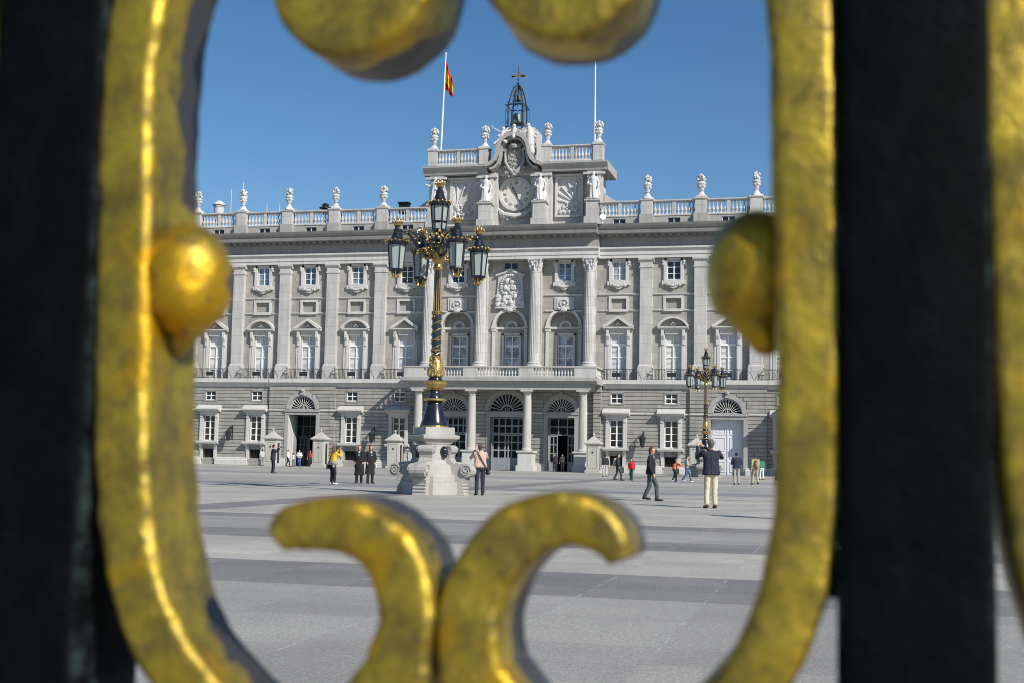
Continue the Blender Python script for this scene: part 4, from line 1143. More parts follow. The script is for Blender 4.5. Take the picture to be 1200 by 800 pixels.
# statues on the tower
def statue(x, y, z, arm, seed):
    rd = random.Random(seed); m = MB()
    m.cap((0,0,.35),(0,0,1.3),.52,.36); m.cap((0,0,1.3),(0,0,1.9),.34,.38); m.cap((-.3,0,1.95),(.3,0,1.95),.2,.2)
    m.cap((0,0,2.0),(0,-.05,2.3),.12,.12); m.ball((0,-.06,2.42),.2,2,(.85,.95,1.15)); m.ball((0,-.05,2.56),.2,1,(1.0,1.0,.5))
    m.cap((-.38,0,1.9),(-.55,-.15,1.45),.14,.12); m.cap((-.55,-.15,1.45),(-.25,-.42,1.35),.12,.1)
    m.cap((.38,0,1.9),(.6,-.05,1.5 if not arm else 1.75),.14,.12)
    m.cap((.6,-.05,1.5 if not arm else 1.75),(.55,-.35,1.1) if not arm else (1.0,-.2,1.9),.12,.09)
    for k in range(9):
        a = rd.uniform(PI,2*PI); m.cap((.36*math.cos(a),.32*math.sin(a),1.2+rd.uniform(-.2,.4)),(.5*math.cos(a+.25),.48*math.sin(a+.25),.1),.07,.1)
    m.cap((.3,.1,1.9),(.45,.15,.4),.2,.25)
    m.box(-.6,.6,-.5,.5,0,.12)
    o = remesh(m.bm, 'statue', .045, M['carved'], palace, 1); o.location = (x,y,z); return o
for i, x in enumerate((-8.3,-2.85,2.85,8.3)):
    o = statue(x, YT-.5, 27.08, i == 0, 30+i); o.scale = (-1 if i == 0 else 1,1,1.08)
# winged and seated figures crowning the pediment
def figure(parts, loc):
    m = MB()
    for p in parts:
        if len(p) == 2: m.ball(p[0], p[1], 2)
        else: m.cap(*p)
    o = remesh(m.bm, 'pediment_figure', .045, M['carved'], palace, 1); o.location = loc
figure([((-.1,0,.0),(.1,-.05,.75),.36,.26),((.15,-.12,1.12),.21),((.1,0,.7),(-.35,-.25,.35),.14,.10),((-.1,0,.75),(-.75,-.15,1.15),.13,.08),((.25,.15,.8),(.55,.3,1.35),.2,.06),((-.2,-.1,.0),(-.75,-.3,-.45),.22,.14),((.1,-.1,0),(.5,-.35,-.35),.22,.15),((-.75,-.15,1.1),(-1.15,-.1,1.5),.07,.05)], (-1.25,YT-.5,33.55))
figure([((0,0,.1),(0,-.05,.6),.34,.26),((0,-.1,.95),.22),((-.2,0,.6),(-.75,-.2,.35),.14,.1),((.2,0,.6),(.7,-.2,.3),.14,.1),((-.3,-.1,0),(-1.0,-.2,-.1),.18,.12),((.3,-.1,0),(.95,-.2,-.15),.18,.12),((0,-.2,.2),(0,-.35,-.25),.25,.2)], (.05,YT-.6,33.95))
figure([((.15,0,-.9),(.0,0,.6),.48,.32),((-.1,-.1,1.0),.22),((.1,0,.55),(.6,.1,-.2),.2,.14),((-.1,-.1,.5),(-.55,-.3,.2),.14,.1),((.2,.2,.6),(.75,.35,.1),.22,.07),((.2,0,-1.2),(.35,-.1,-1.8),.4,.3)], (1.55,YT-.3,34.0))

# ------------------------------------------------------------------ flagpoles and flag
def flagpole(x, lean, label):
    t = thing('flagpole', label, 'flagpole', (x,2.4,32.9), 0, 'white flagpoles on the tower')
    t.rotation_euler = (0, lean, 0)
    MB().tube([(0,0,0),(0,0,10.6)], [.1,.055], 8).build('pole', M['white_paint'], t)
    MB().ball((0,0,10.65),.12,2).build('finial', M['white_paint'], t)
    return t
flagpole(-8.35, R(1.6), 'white flagpole above the left corner of the tower, flying the flag')
flagpole(8.05, R(-.3), 'bare white flagpole above the right corner of the tower')
M['flag'], nt, b = nodes('flag')
tc = N(nt, 'ShaderNodeUVMap'); sxx = N(nt, 'ShaderNodeSeparateXYZ'); nt.links.new(tc.outputs[0], sxx.inputs[0])
rp = N(nt, 'ShaderNodeValToRGB'); rp.color_ramp.interpolation = 'CONSTANT'; e = rp.color_ramp.elements
e[0].color = (.45,.012,.018,1); e[0].position = 0; e[1].color = (.75,.46,.02,1); e[1].position = .25; e2 = e.new(.75); e2.color = (.45,.012,.018,1)
nt.links.new(sxx.outputs[1], rp.inputs[0]); nt.links.new(rp.outputs[0], b.inputs['Base Color']); b.inputs['Roughness'].default_value = .8
def flag():
    bm = bmesh.new(); uv = bm.loops.layers.uv.new('UVMap'); nu, nv = 16, 14; L, Hh = 3.9, 2.6
    g = []
    for i in range(nu+1):
        row = []
        for j in range(nv+1):
            u, v_ = i/nu, j/nv
            # hangs limp: horizontal reach shrinks, the fly drops along the pole
            x = .10+.62*u**.8+.10*math.sin(u*7+v_*2)*u; z = -.05-(1-v_)*Hh*(1-.15*u)-u*2.2*(.55+.45*v_)
            y = .28*math.sin(u*11+v_*1.5)*u**.5
            row.append(bm.verts.new((x,y,z)))
        g.append(row)
    for i in range(nu):
        for j in range(nv):
            f = bm.faces.new((g[i][j],g[i+1][j],g[i+1][j+1],g[i][j+1]))
            for lp, (a, b_) in zip(f.loops, ((i,j),(i+1,j),(i+1,j+1),(i,j+1))): lp[uv].uv = (a/nu, b_/nv)
    me = bpy.data.meshes.new('flag'); bm.to_mesh(me); bm.free(); me.materials.append(M['flag']); me.shade_smooth()
    o = bpy.data.objects.new('flag', me); COL.objects.link(o); o.location = (-8.14,2.4,42.75); o.scale = (1.3,1.2,1.15)
    so = o.modifiers.new('s','SOLIDIFY'); so.thickness = .015
    sb_ = MB(); sb_.prism([(.33,-1.55),(.48,-1.7),(.46,-2.0),(.38,-2.15),(.30,-2.0),(.28,-1.7)], -.1, .1)
    sb_.build('crest', cloth((.35,.06,.03)), o)
    return tag(o, 'limp red and yellow striped flag hanging from the left tower flagpole', 'flag')
flag()

# ------------------------------------------------------------------ ornate street lamps
def crown_bm(r, h):
    m = MB(); m.lathe([(r*.7,0),(r*.8,h*.15),(r*.7,h*.25),(r,h*.45)], 12)
    for k in range(8):
        a = 2*PI*k/8; m.ball((r*math.cos(a),r*math.sin(a),h*.5),r*.22,1)
        m.tube([(r*math.cos(a),r*math.sin(a),h*.5),(r*.95*math.cos(a),r*.95*math.sin(a),h*.8),(r*.3*math.cos(a),r*.3*math.sin(a),h*.95)], r*.1, 4)
    m.ball((0,0,h),r*.26,1); m.ball((0,0,h*1.22),r*.14,1); return m
def lantern(parent, z):
    """body hangs round z = centre of the glass"""
    m = MB(); ph = PI/6
    hb, ht, rb, rt = -.41, .41, .22, .295
    for k in range(6):
        a = ph+2*PI*k/6; m.tube([(rb*math.cos(a),rb*math.sin(a),hb),(rt*math.cos(a),rt*math.sin(a),ht)], .022, 5)
    m.lathe([(rb+.02,hb-.05),(rb+.035,hb-.02),(rb+.02,hb+.03)], 6, phase=ph)
    m.lathe([(rt-.02,ht),(rt+.08,ht+.03),(rt+.10,ht+.10),(rt-.02,ht+.14),(.20,ht+.24),(.13,ht+.42),(.15,ht+.46),(.09,ht+.55),(.09,ht+.68)], 12, phase=ph)
    m.lathe([(.02,hb-.32),(.05,hb-.26),(.03,hb-.2),(.1,hb-.12),(rb,hb-.05)], 10)
    o = m.build('lantern', M['lamp_black'], parent, loc=(0,0,z))
    MB().lathe([(rb-.012,hb+.01),(rt-.02,ht-.005)], 6, phase=ph).build('glass', M['lamp_glass'], o)
    g = MB()
    for k in range(18):
        a = 2*PI*k/18; g.ball(((rt+.09)*math.cos(a),(rt+.09)*math.sin(a),ht+.11+.03*(k%2)),.045,1)
    pd = MB()
    for k in range(6):
        a = 2*PI*k/6; pd.tube([(rb*.9*math.cos(a),rb*.9*math.sin(a),hb-.06),(rb*.6*math.cos(a),rb*.6*math.sin(a),hb-.2),(rb*.75*math.cos(a),rb*.75*math.sin(a),hb-.26)], .018, 4)
    pd.lathe([(.06,hb-.3),(.1,hb-.22),(.06,hb-.16)], 8); pd.build('gilt_pendant', M['gilt'], o)
    g.lathe([(rt+.07,ht+.06),(rt+.09,ht+.09),(rt+.06,ht+.12)],12); g.build('gilt_cresting', M['gilt'], o)
    c = crown_bm(.17,.24).build('crown', M['gilt'], o, loc=(0,0,ht+.64))
    return o
def street_lamp(label, loc, rz, far=False):
    t = thing('street_lamp', label, 'street lamp', loc, rz, 'ornate five-lantern lamps on the plaza')
    # stone pedestal
    m = MB()
    m.lathe([(1.02,0),(1.02,.42)], 8, phase=PI/8); m.lathe([(.92,.42),(.92,.62),(.86,.66)], 8, phase=PI/8)
    m.lathe([(.80,.62),(.74,.95),(.62,1.02),(.58,1.1),(.56,1.62),(.6,1.68)], 24)
    m.lathe([(.62,1.66),(.64,1.7),(.86,1.82),(.88,1.92),(.70,1.97)], 4, phase=PI/4, sx=1.05, sy=1.05)
    m.box(-.52,.52,-.52,.52,1.96,2.2)
    m.build('pedestal', M['lamp_stone'], t, bevel=.015)
    def console():
        c = MB()
        pts = [(.50,1.50),(.60,1.62),(.72,1.56),(.70,1.40),(.66,1.20),(.74,1.05),(.95,.98),(1.18,1.0),(1.36,.94),(1.42,.78),(1.32,.66),(1.18,.62),(1.22,.50),(1.12,.30),(1.20,.0),(.5,.0)]
        def sp(q, r, zc, w): c.lathe([(r,-w),(r*1.02,-w*.6),(r*.8,0),(r*1.02,w*.6),(r,w)], 14)
        a = [c.bm.verts.new((x,-.24,z)) for x,z in pts]; b = [c.bm.verts.new((x,.24,z)) for x,z in pts]; n = len(pts)
        for i in range(n): c.bm.faces.new((a[i],a[(i+1)%n],b[(i+1)%n],b[i]))
        c.bm.faces.new(a[::-1]); c.bm.faces.new(b)
        for cx, cz, r, w in ((1.24,.80,.22,.27),(.62,1.47,.15,.26)):     # volutes
            for q in range(3):
                rr = r*(1-.3*q); ww = w+.015*q
                ring = [(cx+rr*math.cos(2*PI*k/14), cz+rr*math.sin(2*PI*k/14)) for k in range(14)]
                c.prism(ring, -ww, ww)
            for s in (-1,1): c.tube([(cx+r*.9*(1-k/26)*math.cos(k*.55), s*(w+.035), cz+r*.9*(1-k/26)*math.sin(k*.55)) for k in range(22)], r*.09, 5)
        for k in range(5): c.cap((.78+.09*k,-.2+.1*(k%2),1.03-.01*k),(.82+.09*k,.2,1.03-.01*k),.05,.05,8)   # ribs over the back
        for k in range(4): c.cap((1.16-.02*k,-.2,.12+.11*k),(1.16-.02*k,.2,.12+.11*k),.05,.05,8)
        return c.build('console', M['lamp_stone'], t, bevel=.02)
    c0 = console()
    for k in range(4):
        if k == 0: c0.rotation_euler = (0,0,PI/4)
        else: dup(c0, rz=PI/4+PI/2*k)
    for k in range(4):
        a = PI/2*k+.2; MB().ball((.6*math.cos(a),.6*math.sin(a),1.42),.13,2,(1,1,1.3)).ball((.64*math.cos(a),.64*math.sin(a),1.28),.09,2).build('bronze_mask', M['lamp_black'], t, smooth=True)
    # column
    MB().lathe([(.46,2.2),(.47,2.28),(.40,2.45),(.33,2.7),(.27,2.95),(.25,3.1)], 32).build('bell_base', M['lamp_black'], t, smooth=True)
    MB().lathe([(.47,2.2),(.485,2.22),(.47,2.25)], 24).lathe([(.26,3.06),(.37,3.08),(.37,3.14),(.26,3.16)], 24).lathe([(.2,3.42),(.3,3.5),(.38,3.62),(.39,3.7),(.3,3.74)], 24).build('gilt_ring', M['gilt'], t)
    MB().lathe([(.25,3.1),(.22,3.16),(.19,3.3),(.2,3.45)], 20).lathe([(.28,3.72),(.24,3.78),(.2,3.85),(.22,3.9)], 20).build('collar', M['lamp_black'], t, smooth=True)
    lf = MB(); rd = random.Random(12)
    lf.lathe([(.25,3.88),(.235,4.1),(.2,4.35),(.16,4.5)], 14)
    for k in range(70):
        z = rd.uniform(3.9,4.5); r = .25-.12*(z-3.88); a = rd.uniform(0,2*PI)
        lf.ball((r*math.cos(a),r*math.sin(a),z), rd.uniform(.03,.055), 1, (1,1,1.6))
    lf.build('leaf_collar', M['gilt'], t)
    MB().lathe([(.155,4.48),(.15,5.9),(.125,6.0),(.115,7.4),(.13,7.5)], 40, flute=(10,6.0,7.4,.22)).build('shaft', M['lamp_black'], t)
    sp = MB()
    for ph in (0, PI):
        sp.tube([(.165*math.cos(ph+k*.42),.165*math.sin(ph+k*.42),4.5+k*.035) for k in range(41)], .02, 5)
    for k in range(18):
        a = rd.uniform(0,2*PI); z = 4.55+k*.076; sp.ball((.16*math.cos(a),.16*math.sin(a),z),.03,1,(1,1,1.5))
    for z in (4.5,4.72,5.05,5.92,5.98): sp.lathe([(.17,z),(.19,z+.02),(.17,z+.05)], 14)
    for k in range(10):                                   # gilt fillets between the flutes
        a = 2*PI*(k+.5)/10; sp.tube([(.122*math.cos(a),.122*math.sin(a),6.0),(.112*math.cos(a),.112*math.sin(a),7.4)], .010, 4)
    sp.lathe([(.14,7.4),(.17,7.46),(.15,7.52),(.13,7.6),(.2,7.72),(.22,7.78),(.16,7.8)], 16)
    sp.build('gilt_spiral', M['gilt'], t)
    # branching head
    hd_ = MB(); hd_.lathe([(.13,7.75),(.2,8.0),(.24,8.25),(.15,8.5),(.12,8.8),(.2,9.0),(.28,9.06)], 14)
    hd_.build('lamp_head', M['lamp_black'], t)
    fo = MB()
    for k in range(110):
        a = rd.uniform(0,2*PI); z = rd.uniform(7.75,8.75); r = (.18+.30*math.sin((z-7.7)/1.05*PI))*rd.uniform(.7,1.1)
        fo.ball((r*math.cos(a),r*math.sin(a),z), rd.uniform(.03,.075), 1, (1,1,rd.uniform(.6,1.6)))
    fo.build('gilt_foliage', M['gilt'], t)
    arm = MB()
    pts = [(.1,7.95),(.4,7.85),(.7,8.0),(.9,8.35),(1.15,8.62),(1.38,8.6),(1.49,8.5)]
    arm.tube([(x,0,z+.0) for x,z in pts], .05, 7); arm.tube([(.25,0,8.3),(.6,0,8.55),(1.0,0,8.62),(1.3,0,8.66)], .035, 6)
    arm.tube([(.75+.16*math.cos(k*.5)*(1-k/18),0,8.32+.16*math.sin(k*.5)*(1-k/18)) for k in range(15)], .03, 5)
    ar_ = arm.build('arm', M['lamp_black'], t)
    gb = MB()
    for k in range(26):
        x, z = pts[min(6,int(k/26*7))]; gb.ball((x+rd.uniform(-.12,.12),rd.uniform(-.1,.1),z+rd.uniform(-.1,.14)), rd.uniform(.03,.06), 1)
    gb.build('gilt_leaves', M['gilt'], ar_)
    ang = 0.0
    for k in range(4):
        if k: dup(ar_, rz=ang+PI/2*k)
    ar_.rotation_euler = (0,0,ang)
    L = lantern(t, 9.18)
    for k in range(4):
        a = ang+PI/2*k; dup(L, loc=(1.49*math.cos(a),1.49*math.sin(a),7.72), rz=a)
    return t
CAMYAW = .2495
lamp = street_lamp('tall black and gilt five-lantern lamp on a scrolled stone pedestal, left of the plaza centre', (19.2,-84.1,0), CAMYAW+math.radians(26.6))
for c in list(lamp.children): pass
lamp2 = lamp.copy(); COL.objects.link(lamp2)
for ch in list(lamp.children):
    d = ch.copy(); COL.objects.link(d); d.parent = lamp2
    for g_ in list(ch.children):
        e_ = g_.copy(); COL.objects.link(e_); e_.parent = d
lamp2.location = (21.62,-19.3,0); lamp2.rotation_euler = (0,0,CAMYAW+math.radians(26.6-8))
lamp2['label'] = 'farther black and gilt five-lantern lamp standing in front of the closed white door'

# ------------------------------------------------------------------ sentry boxes, wall lanterns
def sentry(loc, label, rz=0):
    t = thing('sentry_box', label, 'sentry box', loc, rz, 'stone sentry boxes before the facade')
    m = MB()
    m.box(-.72,.72,-.72,.72,0,.25)
    m.box(-.6,.6,-.6,.6,.25,2.62)
    for a, b in ((-.46,-.40),(.40,.46)): m.box(a,b,-.63,-.59,.45,2.4)
    m.box(-.40,.40,-.63,-.59,.45,.5); m.box(-.40,.40,-.63,-.59,2.35,2.4)
    m.build('sentry_wall', M['sentry_stone'], t, bevel=.03)
    r = MB(); r.lathe([(1.02,2.62),(1.1,2.70),(1.1,2.8),(.62,3.05),(.28,3.3),(.12,3.38)], 4, phase=PI/4); r.lathe([(.12,3.36),(.07,3.46),(.13,3.56),(.03,3.75)], 8)
    r.build('sentry_roof', M['sentry_stone'], t)
    MB().box(.59,.615,-.22,.22,.3,2.3).build('doorway', M['interior'], t)
    MB().lathe([(.09,-.01),(.09,.01)], 12).xf(Matrix.Rotation(PI/2,4,'X')).xf(Matrix.Translation((0,-.61,1.9))).build('peephole', M['interior'], t)
sentry((-22.6,-5.5,0), 'grey stone sentry box left of the open gate, behind the man in navy', R(0))
sentry((-17.5,-5.5,0), 'grey stone sentry box right of the open gate, near the person in red', R(0))
sentry((-9.75,-5.5,0), 'stone sentry box in the shade just left of the big lamp pedestal', R(0))
sentry((9.85,-5.5,0), 'stone sentry box at the right end of the columned porch', R(0))
sentry((19.45,-5.5,0), 'stone sentry box left of the closed white door, behind the man in beige trousers', R(0))
def wall_lantern(x, label):
    t = thing('wall_lantern', label, 'wall lantern', (x,YG,3.3), 0, 'iron lanterns on the ground floor wall')
    m = MB(); m.tube([(0,.05,.5),(0,-.35,.7),(0,-.85,.55),(0,-.9,.35)], .035, 6); m.tube([(0,.05,-.5),(0,-.4,-.3),(0,-.6,.2),(0,-.5,.55)], .03, 6); m.box(-.06,.06,-.02,.06,-.7,.75)
    for k in range(10): m.ball((.04*(-1)**k,-.1-.07*k,.62-.05*abs(k-4)),.06,1)
    m.build('bracket', M['iron'], t)
    l = MB(); l.lathe([(.03,-.75),(.18,-.6),(.2,-.55),(.32,.15),(.38,.2),(.2,.38),(.07,.45),(.09,.52),(.02,.6)], 8, (0,-.9,-.1)); l.build('lantern', M['iron'], t)
for x, l in ((-29.7,'dark iron wall lantern on the left end of the ground floor wall'),(-13.87,'dark iron wall lantern in the shade left of the columned porch'),(13.75,'dark iron wall lantern between the two windows right of the porch')): wall_lantern(x, l)

# ------------------------------------------------------------------ people
AWAY = 0; LEFT = PI/2; RIGHT = -PI/2; TOWARD = PI
y_ = CAMYAW
BAGS[:] = ['small dark shoulder bag at the left hip of the woman in yellow']
CAMS[:] = ['small camera held up by the man in navy left of the gate','camera held up by the woman in the yellow jacket']
person('man in navy clothes holding a camera up, before the left gate', (-2.13,-50.0,0), y_+RIGHT+.5, 1.78, (.018,.02,.035), (.018,.02,.035), arms='camera', coat=.12, cam=True)
person('woman in a bright yellow jacket and black trousers taking a photo', (11.7,-74.26,0), y_-.75, 1.60, (.62,.40,.03), (.012,.012,.015), hair=(.12,.06,.03), arms='camera', fem=True, bag=(-1,(.02,.018,.016),True), skirtband=(.30,.28,.24), hairlen=.1, shoes=(.6,.58,.55), cam=True)
BAGS[:] = ['white and black handbag on the arm of the right-hand person in black']
person('left one of two people in black standing together, facing the fence', (11.84,-71.6,0), y_+TOWARD-.15, 1.68, (.010,.010,.012), (.010,.010,.012), hair=(.10,.05,.03), arms='pocket', fem=True, coat=.56, hairlen=.14, collar=(.5,.48,.45))
person('right one of two people in black, with a bag, standing together', (12.20,-71.2,0), y_+TOWARD+.5, 1.68, (.010,.010,.012), (.016,.015,.018), hair=(.06,.02,.02), arms='pocket', fem=True, coat=.50, hairlen=.14, bag=(-1,(.5,.49,.47),False), collar=(.5,.48,.45))
person('small far figure in a pale top and grey trousers beside the left sentry box', (-22.07,-9.0,0), y_+.6, 1.62, (.42,.41,.40), (.20,.20,.20), arms='front')
person('far person in a white shirt and black trousers left of the open gate', (-19.15,-9.5,0), y_+RIGHT, 1.62, (.75,.75,.74), (.02,.02,.02), stride=.3)
person('child in a white top with dark hair by the white gate jamb', (-18.85,-9.0,0), y_+LEFT, 1.35, (.7,.7,.7), (.1,.1,.1), fem=True, hairlen=.1)
person('far person in a white top and bright blue jeans before the open gate', (-18.2,-9.0,0), y_+TOWARD, 1.62, (.6,.6,.6), (.06,.10,.30), stride=.25, arms='front')
person('far person in a red jacket standing in the dark open gateway', (-19.85,-2.5,0), y_+TOWARD, 1.62, (.36,.02,.03), (.03,.03,.03))
BAGS[:] = ['black shoulder bag at the hip of the person in the pink top']
person('person in a pale pink top and dark jeans standing beside the lamp pedestal', (20.75,-83.9,0), y_+.25, 1.68, (.50,.34,.28), (.02,.022,.04), hair=(.10,.06,.04), arms='camera', fem=True, bag=(1,(.02,.02,.02),True), detail=True)
BAGS[:] = ['white plastic bag in the left hand of the person in pale trousers']
person('person in a black jacket and pale trousers walking by the right sentry box', (15.4,-30.5,0), y_+.2, 1.62, (.014,.014,.016), (.42,.42,.43), hair=(.02,.018,.015), stride=.2, bag=(-1,(.7,.7,.7),False))
BAGS[:] = ['pale grey backpack worn by the person in dark jeans']
person('person in a dark jacket and jeans striding right with a pale backpack', (19.1,-46.8,0), y_+RIGHT-.3, 1.62, (.018,.024,.02), (.035,.045,.055), stride=.42, pack=(.42,.46,.38))
person('child in a red top and dark green trousers walking on the plaza', (19.75,-45.7,0), y_+TOWARD-.4, 1.36, (.48,.02,.03), (.02,.06,.05), hair=(.03,.02,.018), fem=True, hairlen=.12, stride=.3)
person('woman in a black jacket with auburn hair walking right, looking over', (26.54,-84.95,0), y_+RIGHT-.35, 1.66, (.010,.010,.012), (.055,.07,.075), hair=(.11,.035,.02), fem=True, stride=.36, arms='down', coat=.08, hairlen=.07, detail=True, collar=(.28,.30,.29), turn=-.5)
person('child in an orange top leaning towards an adult in blue jeans', (22.5,-46.5,0), y_+RIGHT+.2, 1.38, (.75,.16,.04), (.03,.05,.09), hair=(.22,.15,.10), arms='reach', stride=.35, lean=.28, shoes=(.5,.5,.5))
person('adult in a pale top and blue jeans striding with a child in orange', (23.3,-47.0,0), y_+RIGHT-.1, 1.58, (.36,.36,.32), (.06,.12,.24), hair=(.05,.04,.035), arms='front', stride=.55, shoes=(.55,.55,.55))
CAMS[:] = ['dark camera raised by the man in the navy polo shirt']
person('man in a navy polo shirt and beige trousers photographing the palace', (28.84,-89.79,0), y_+.12, 1.83, (.014,.017,.032), (.56,.49,.37), hair=(.10,.095,.09), arms='camleft', detail=True, coat=.10, shoes=(.06,.03,.015), cam=True)
person('man in a navy jacket, cap and beige trousers seen from behind', (26.62,-52.0,0), y_-.1, 1.78, (.018,.024,.055), (.34,.30,.24), arms='front', cap=(.02,.025,.05), coat=.05)
BAGS[:] = ['tan backpack worn by the man in a tan jacket']
person('man in a tan jacket and khaki trousers walking away at the right', (27.55,-50.5,0), y_+.3, 1.70, (.34,.27,.16), (.36,.32,.24), hair=(.03,.025,.02), stride=.3, pack=(.30,.23,.12), coat=.06)
person('person in a green top and white trousers beside the man in tan', (26.6,-28,0), y_+.2, 1.60, (.03,.16,.10), (.66,.66,.66), stride=.2)
person('left one of two shadowed figures standing inside the right porch doorway', (4.94,0,0), TOWARD, 1.72, (.03,.03,.035), (.02,.02,.02))
person('right one of two shadowed figures standing inside the right porch doorway', (5.6,.5,0), TOWARD+.3, 1.7, (.05,.05,.05), (.02,.02,.02))
person('person in dark clothes behind the right gilded limb, seen by the long shadow', (31.08,-95.42,0), y_+.4, 1.72, (.03,.03,.035), (.03,.03,.035))

# ------------------------------------------------------------------ plaza
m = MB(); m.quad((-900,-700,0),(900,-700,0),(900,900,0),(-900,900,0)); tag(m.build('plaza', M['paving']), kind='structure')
m = MB(); m.box(XL-3,29.4,-4.6,YG-.0,-.05,.004)
tag(m.build('pavement', stone('kerb_stone', (.36,.355,.34), (.28,.28,.27), .5, joints=None)), kind='structure')

# ------------------------------------------------------------------ foreground: wrought fence with gilded scrolls
FO = Vector((32.1183,-124.68,1.2702)); FD = .031
fence = thing('iron_fence', 'out of focus black iron bars with a worn gilded scroll ornament, close to the camera', 'fence', (FO.x, FO.y, 0))
ZO = FO.z
def catmull(pts, n=8):
    out = []
    for i in range(len(pts)-1):
        p0, p1, p2, p3 = pts[max(i-1,0)], pts[i], pts[i+1], pts[min(i+2,len(pts)-1)]
        for k in range(n):
            t = k/n
            out.append(tuple(.5*((2*b)+(c-a)*t+(2*a-5*b+4*c-d)*t*t+(-a+3*b-3*c+d)*t**3) for a,b,c,d in zip(p0,p1,p2,p3)))
    out.append(pts[-1]); return out
def sweep(mb, pts, rc=.0034, depth=FD, lump=.0009, seed=1, y0=0):
    """bar of rectangular section with heavily rounded edges along a path of (x mm, z mm, half width mm)"""
    P = catmull([(a/1000,b/1000,w/1000) for a,b,w in pts], 9)
    rd = random.Random(seed); rings = []
    def sect(hw):
        r = min(rc, hw*.9); s = []
        for cx, cy, a0 in ((hw-r, r, -PI/2), (hw-r, depth-r, 0), (-hw+r, depth-r, PI/2), (-hw+r, r, PI)):
            for k in range(6): a = a0+PI/2*k/5; s.append((cx+r*math.cos(a), cy+r*math.sin(a)))
        return s
    n = len(P)
    for i, (x,z,hw) in enumerate(P):
        q, p = P[min(i+1,n-1)], P[max(i-1,0)]
        t = Vector((q[0]-p[0],0,q[1]-p[1])).normalized(); nr = Vector((t.z,0,-t.x))
        rings.append([(Vector((x,0,z)), nr, u, v_) for u, v_ in sect(hw)])
    from mathutils import noise as nz
    vr = []
    for i, ring in enumerate(rings):
        row = []
        for c, nr, u, v_ in ring:
            p = c+nr*u+Vector((0,v_,0)); d = nz.noise(p*90+Vector((seed,0,0)))*lump+nz.noise(p*230)*lump*.45
            o_ = (nr*u+Vector((0,v_-depth/2,0))).normalized(); p = p+o_*d
            row.append(mb.bm.verts.new((p.x, p.y+y0, p.z+ZO)))
        vr.append(row)
    m_ = len(vr[0])
    for a, b in zip(vr, vr[1:]):
        for k in range(m_): mb.bm.faces.new((a[k],a[(k+1)%m_],b[(k+1)%m_],b[k]))
    for ring, sgn in ((vr[0],-1),(vr[-1],1)):                     # rounded ends
        cen = sum((v_.co for v_ in ring), Vector())/m_
        i = 0 if sgn < 0 else n-1; j = 1 if sgn < 0 else n-2
        out = Vector((P[i][0]-P[j][0],0,P[i][1]-P[j][1])).normalized()*P[i][2]
        prev = ring
        for f, e in ((.93,.16),(.72,.27),(.3,.31)):
            cur = [mb.bm.verts.new(cen+(v_.co-cen)*f+out*e) for v_ in ring]
            for k in range(m_): mb.bm.faces.new((prev[k],prev[(k+1)%m_],cur[(k+1)%m_],cur[k]))
            prev = cur
        mb.bm.faces.new(prev)
HL = [(-43.8,-52.0,4.4),(-41.5,-50.3,5.6),(-38.1,-49.0,6.5),(-29.7,-48.0,6.9),(-22.1,-48.9,7.3),(-15.1,-52.6,7.7),(-10.0,-58.6,7.9),(-7.6,-66.0,8.0),(-7.4,-73.5,8.0),(-8.6,-81.1,8.5),(-11,-89,9.4)]
LL = [(-8,150,8.5),(-40,148,8.5),(-68,137,8.6),(-86,117,8.6),(-92.4,97.8,8.7),(-94.5,78.3,8.7),(-94.6,59.1,8.6),(-93.8,33.4,8.6),(-92.4,-7.3,8.6),(-91,-32.0,8.5),(-88.8,-50.3,8.5),(-85.2,-65.9,8.4),(-80.9,-75.9,8.4),(-73.7,-86.8,8.5)]
HR = [(48.0,-54.2,3.2),(46.6,-50.8,4.6),(43.2,-47.2,5.7),(36.9,-45.0,6.7),(29.9,-45.3,7.2),(23.3,-48.0,7.7),(17.2,-53.6,8.1),(12.6,-60.9,8.4),(10.0,-68.4,8.5),(9.6,-74.8,8.5),(10.6,-82.2,8.7),(13.0,-89,9.3)]
LR = [(8,150,8.5),(40,148,8.5),(66,137,8.2),(83,117,8.0),(91.5,92,8.4),(93.0,64.5,8.4),(93.6,39.6,8.3),(94.3,13.0,8.2),(94.5,-4.5,8.1),(94.3,-28.5,8.0),(92.9,-47.9,8.0),(89.2,-64.9,8.0),(81.0,-82.3,8.0)]
BOTL = [(-60,-101,8.6),(-42,-109,9),(-24,-103,9.4)]; BOTR = [(66,-98,8.3),(46,-109,9),(26,-103,9.4)]
m = MB()
sweep(m, LL+BOTL+HL[::-1], seed=2); sweep(m, LR+BOTR+HR[::-1], seed=5)
orn = m.build('scroll_ornament', M['gilding'], fence, smooth=True)
m = MB()                                                          # hanging scroll ends of the upper curl
for cx, s, r, sd in ((-26.7,-1,23.6,3),(30.8,1,22.4,4)):
    # solid scroll end: thick round-edged disc with a spiral groove left by the curl
    n = 40; rings = []
    prof = [(0,.0),(r*.35,.0),(r*.5,.4),(r*.62,.0),(r-2.6,.0),(r-1.2,.4),(r-.4,1.2),(r,2.6),(r,FD*1000-4),(r-1.2,FD*1000-1.2),(r-4,FD*1000),(0,FD*1000)]
    from mathutils import noise as nz
    for rr, dd in prof:
        ring = []
        for k in range(n):
            a = 2*PI*k/n; R_ = rr*(1+.04*math.cos(a*2+s*.7)) ; p = Vector(((cx+R_*math.cos(a))/1000, dd/1000, (101.0+R_*math.sin(a))/1000+ZO))
            p += Vector((math.cos(a),0,math.sin(a)))*nz.noise(p*110+Vector((sd,0,0)))*.0009; ring.append(m.bm.verts.new(p))
        rings.append(ring)
    for a_, b_ in zip(rings, rings[1:]):
        for k in range(n): m.bm.faces.new((a_[k],a_[(k+1)%n],b_[(k+1)%n],b_[k]))
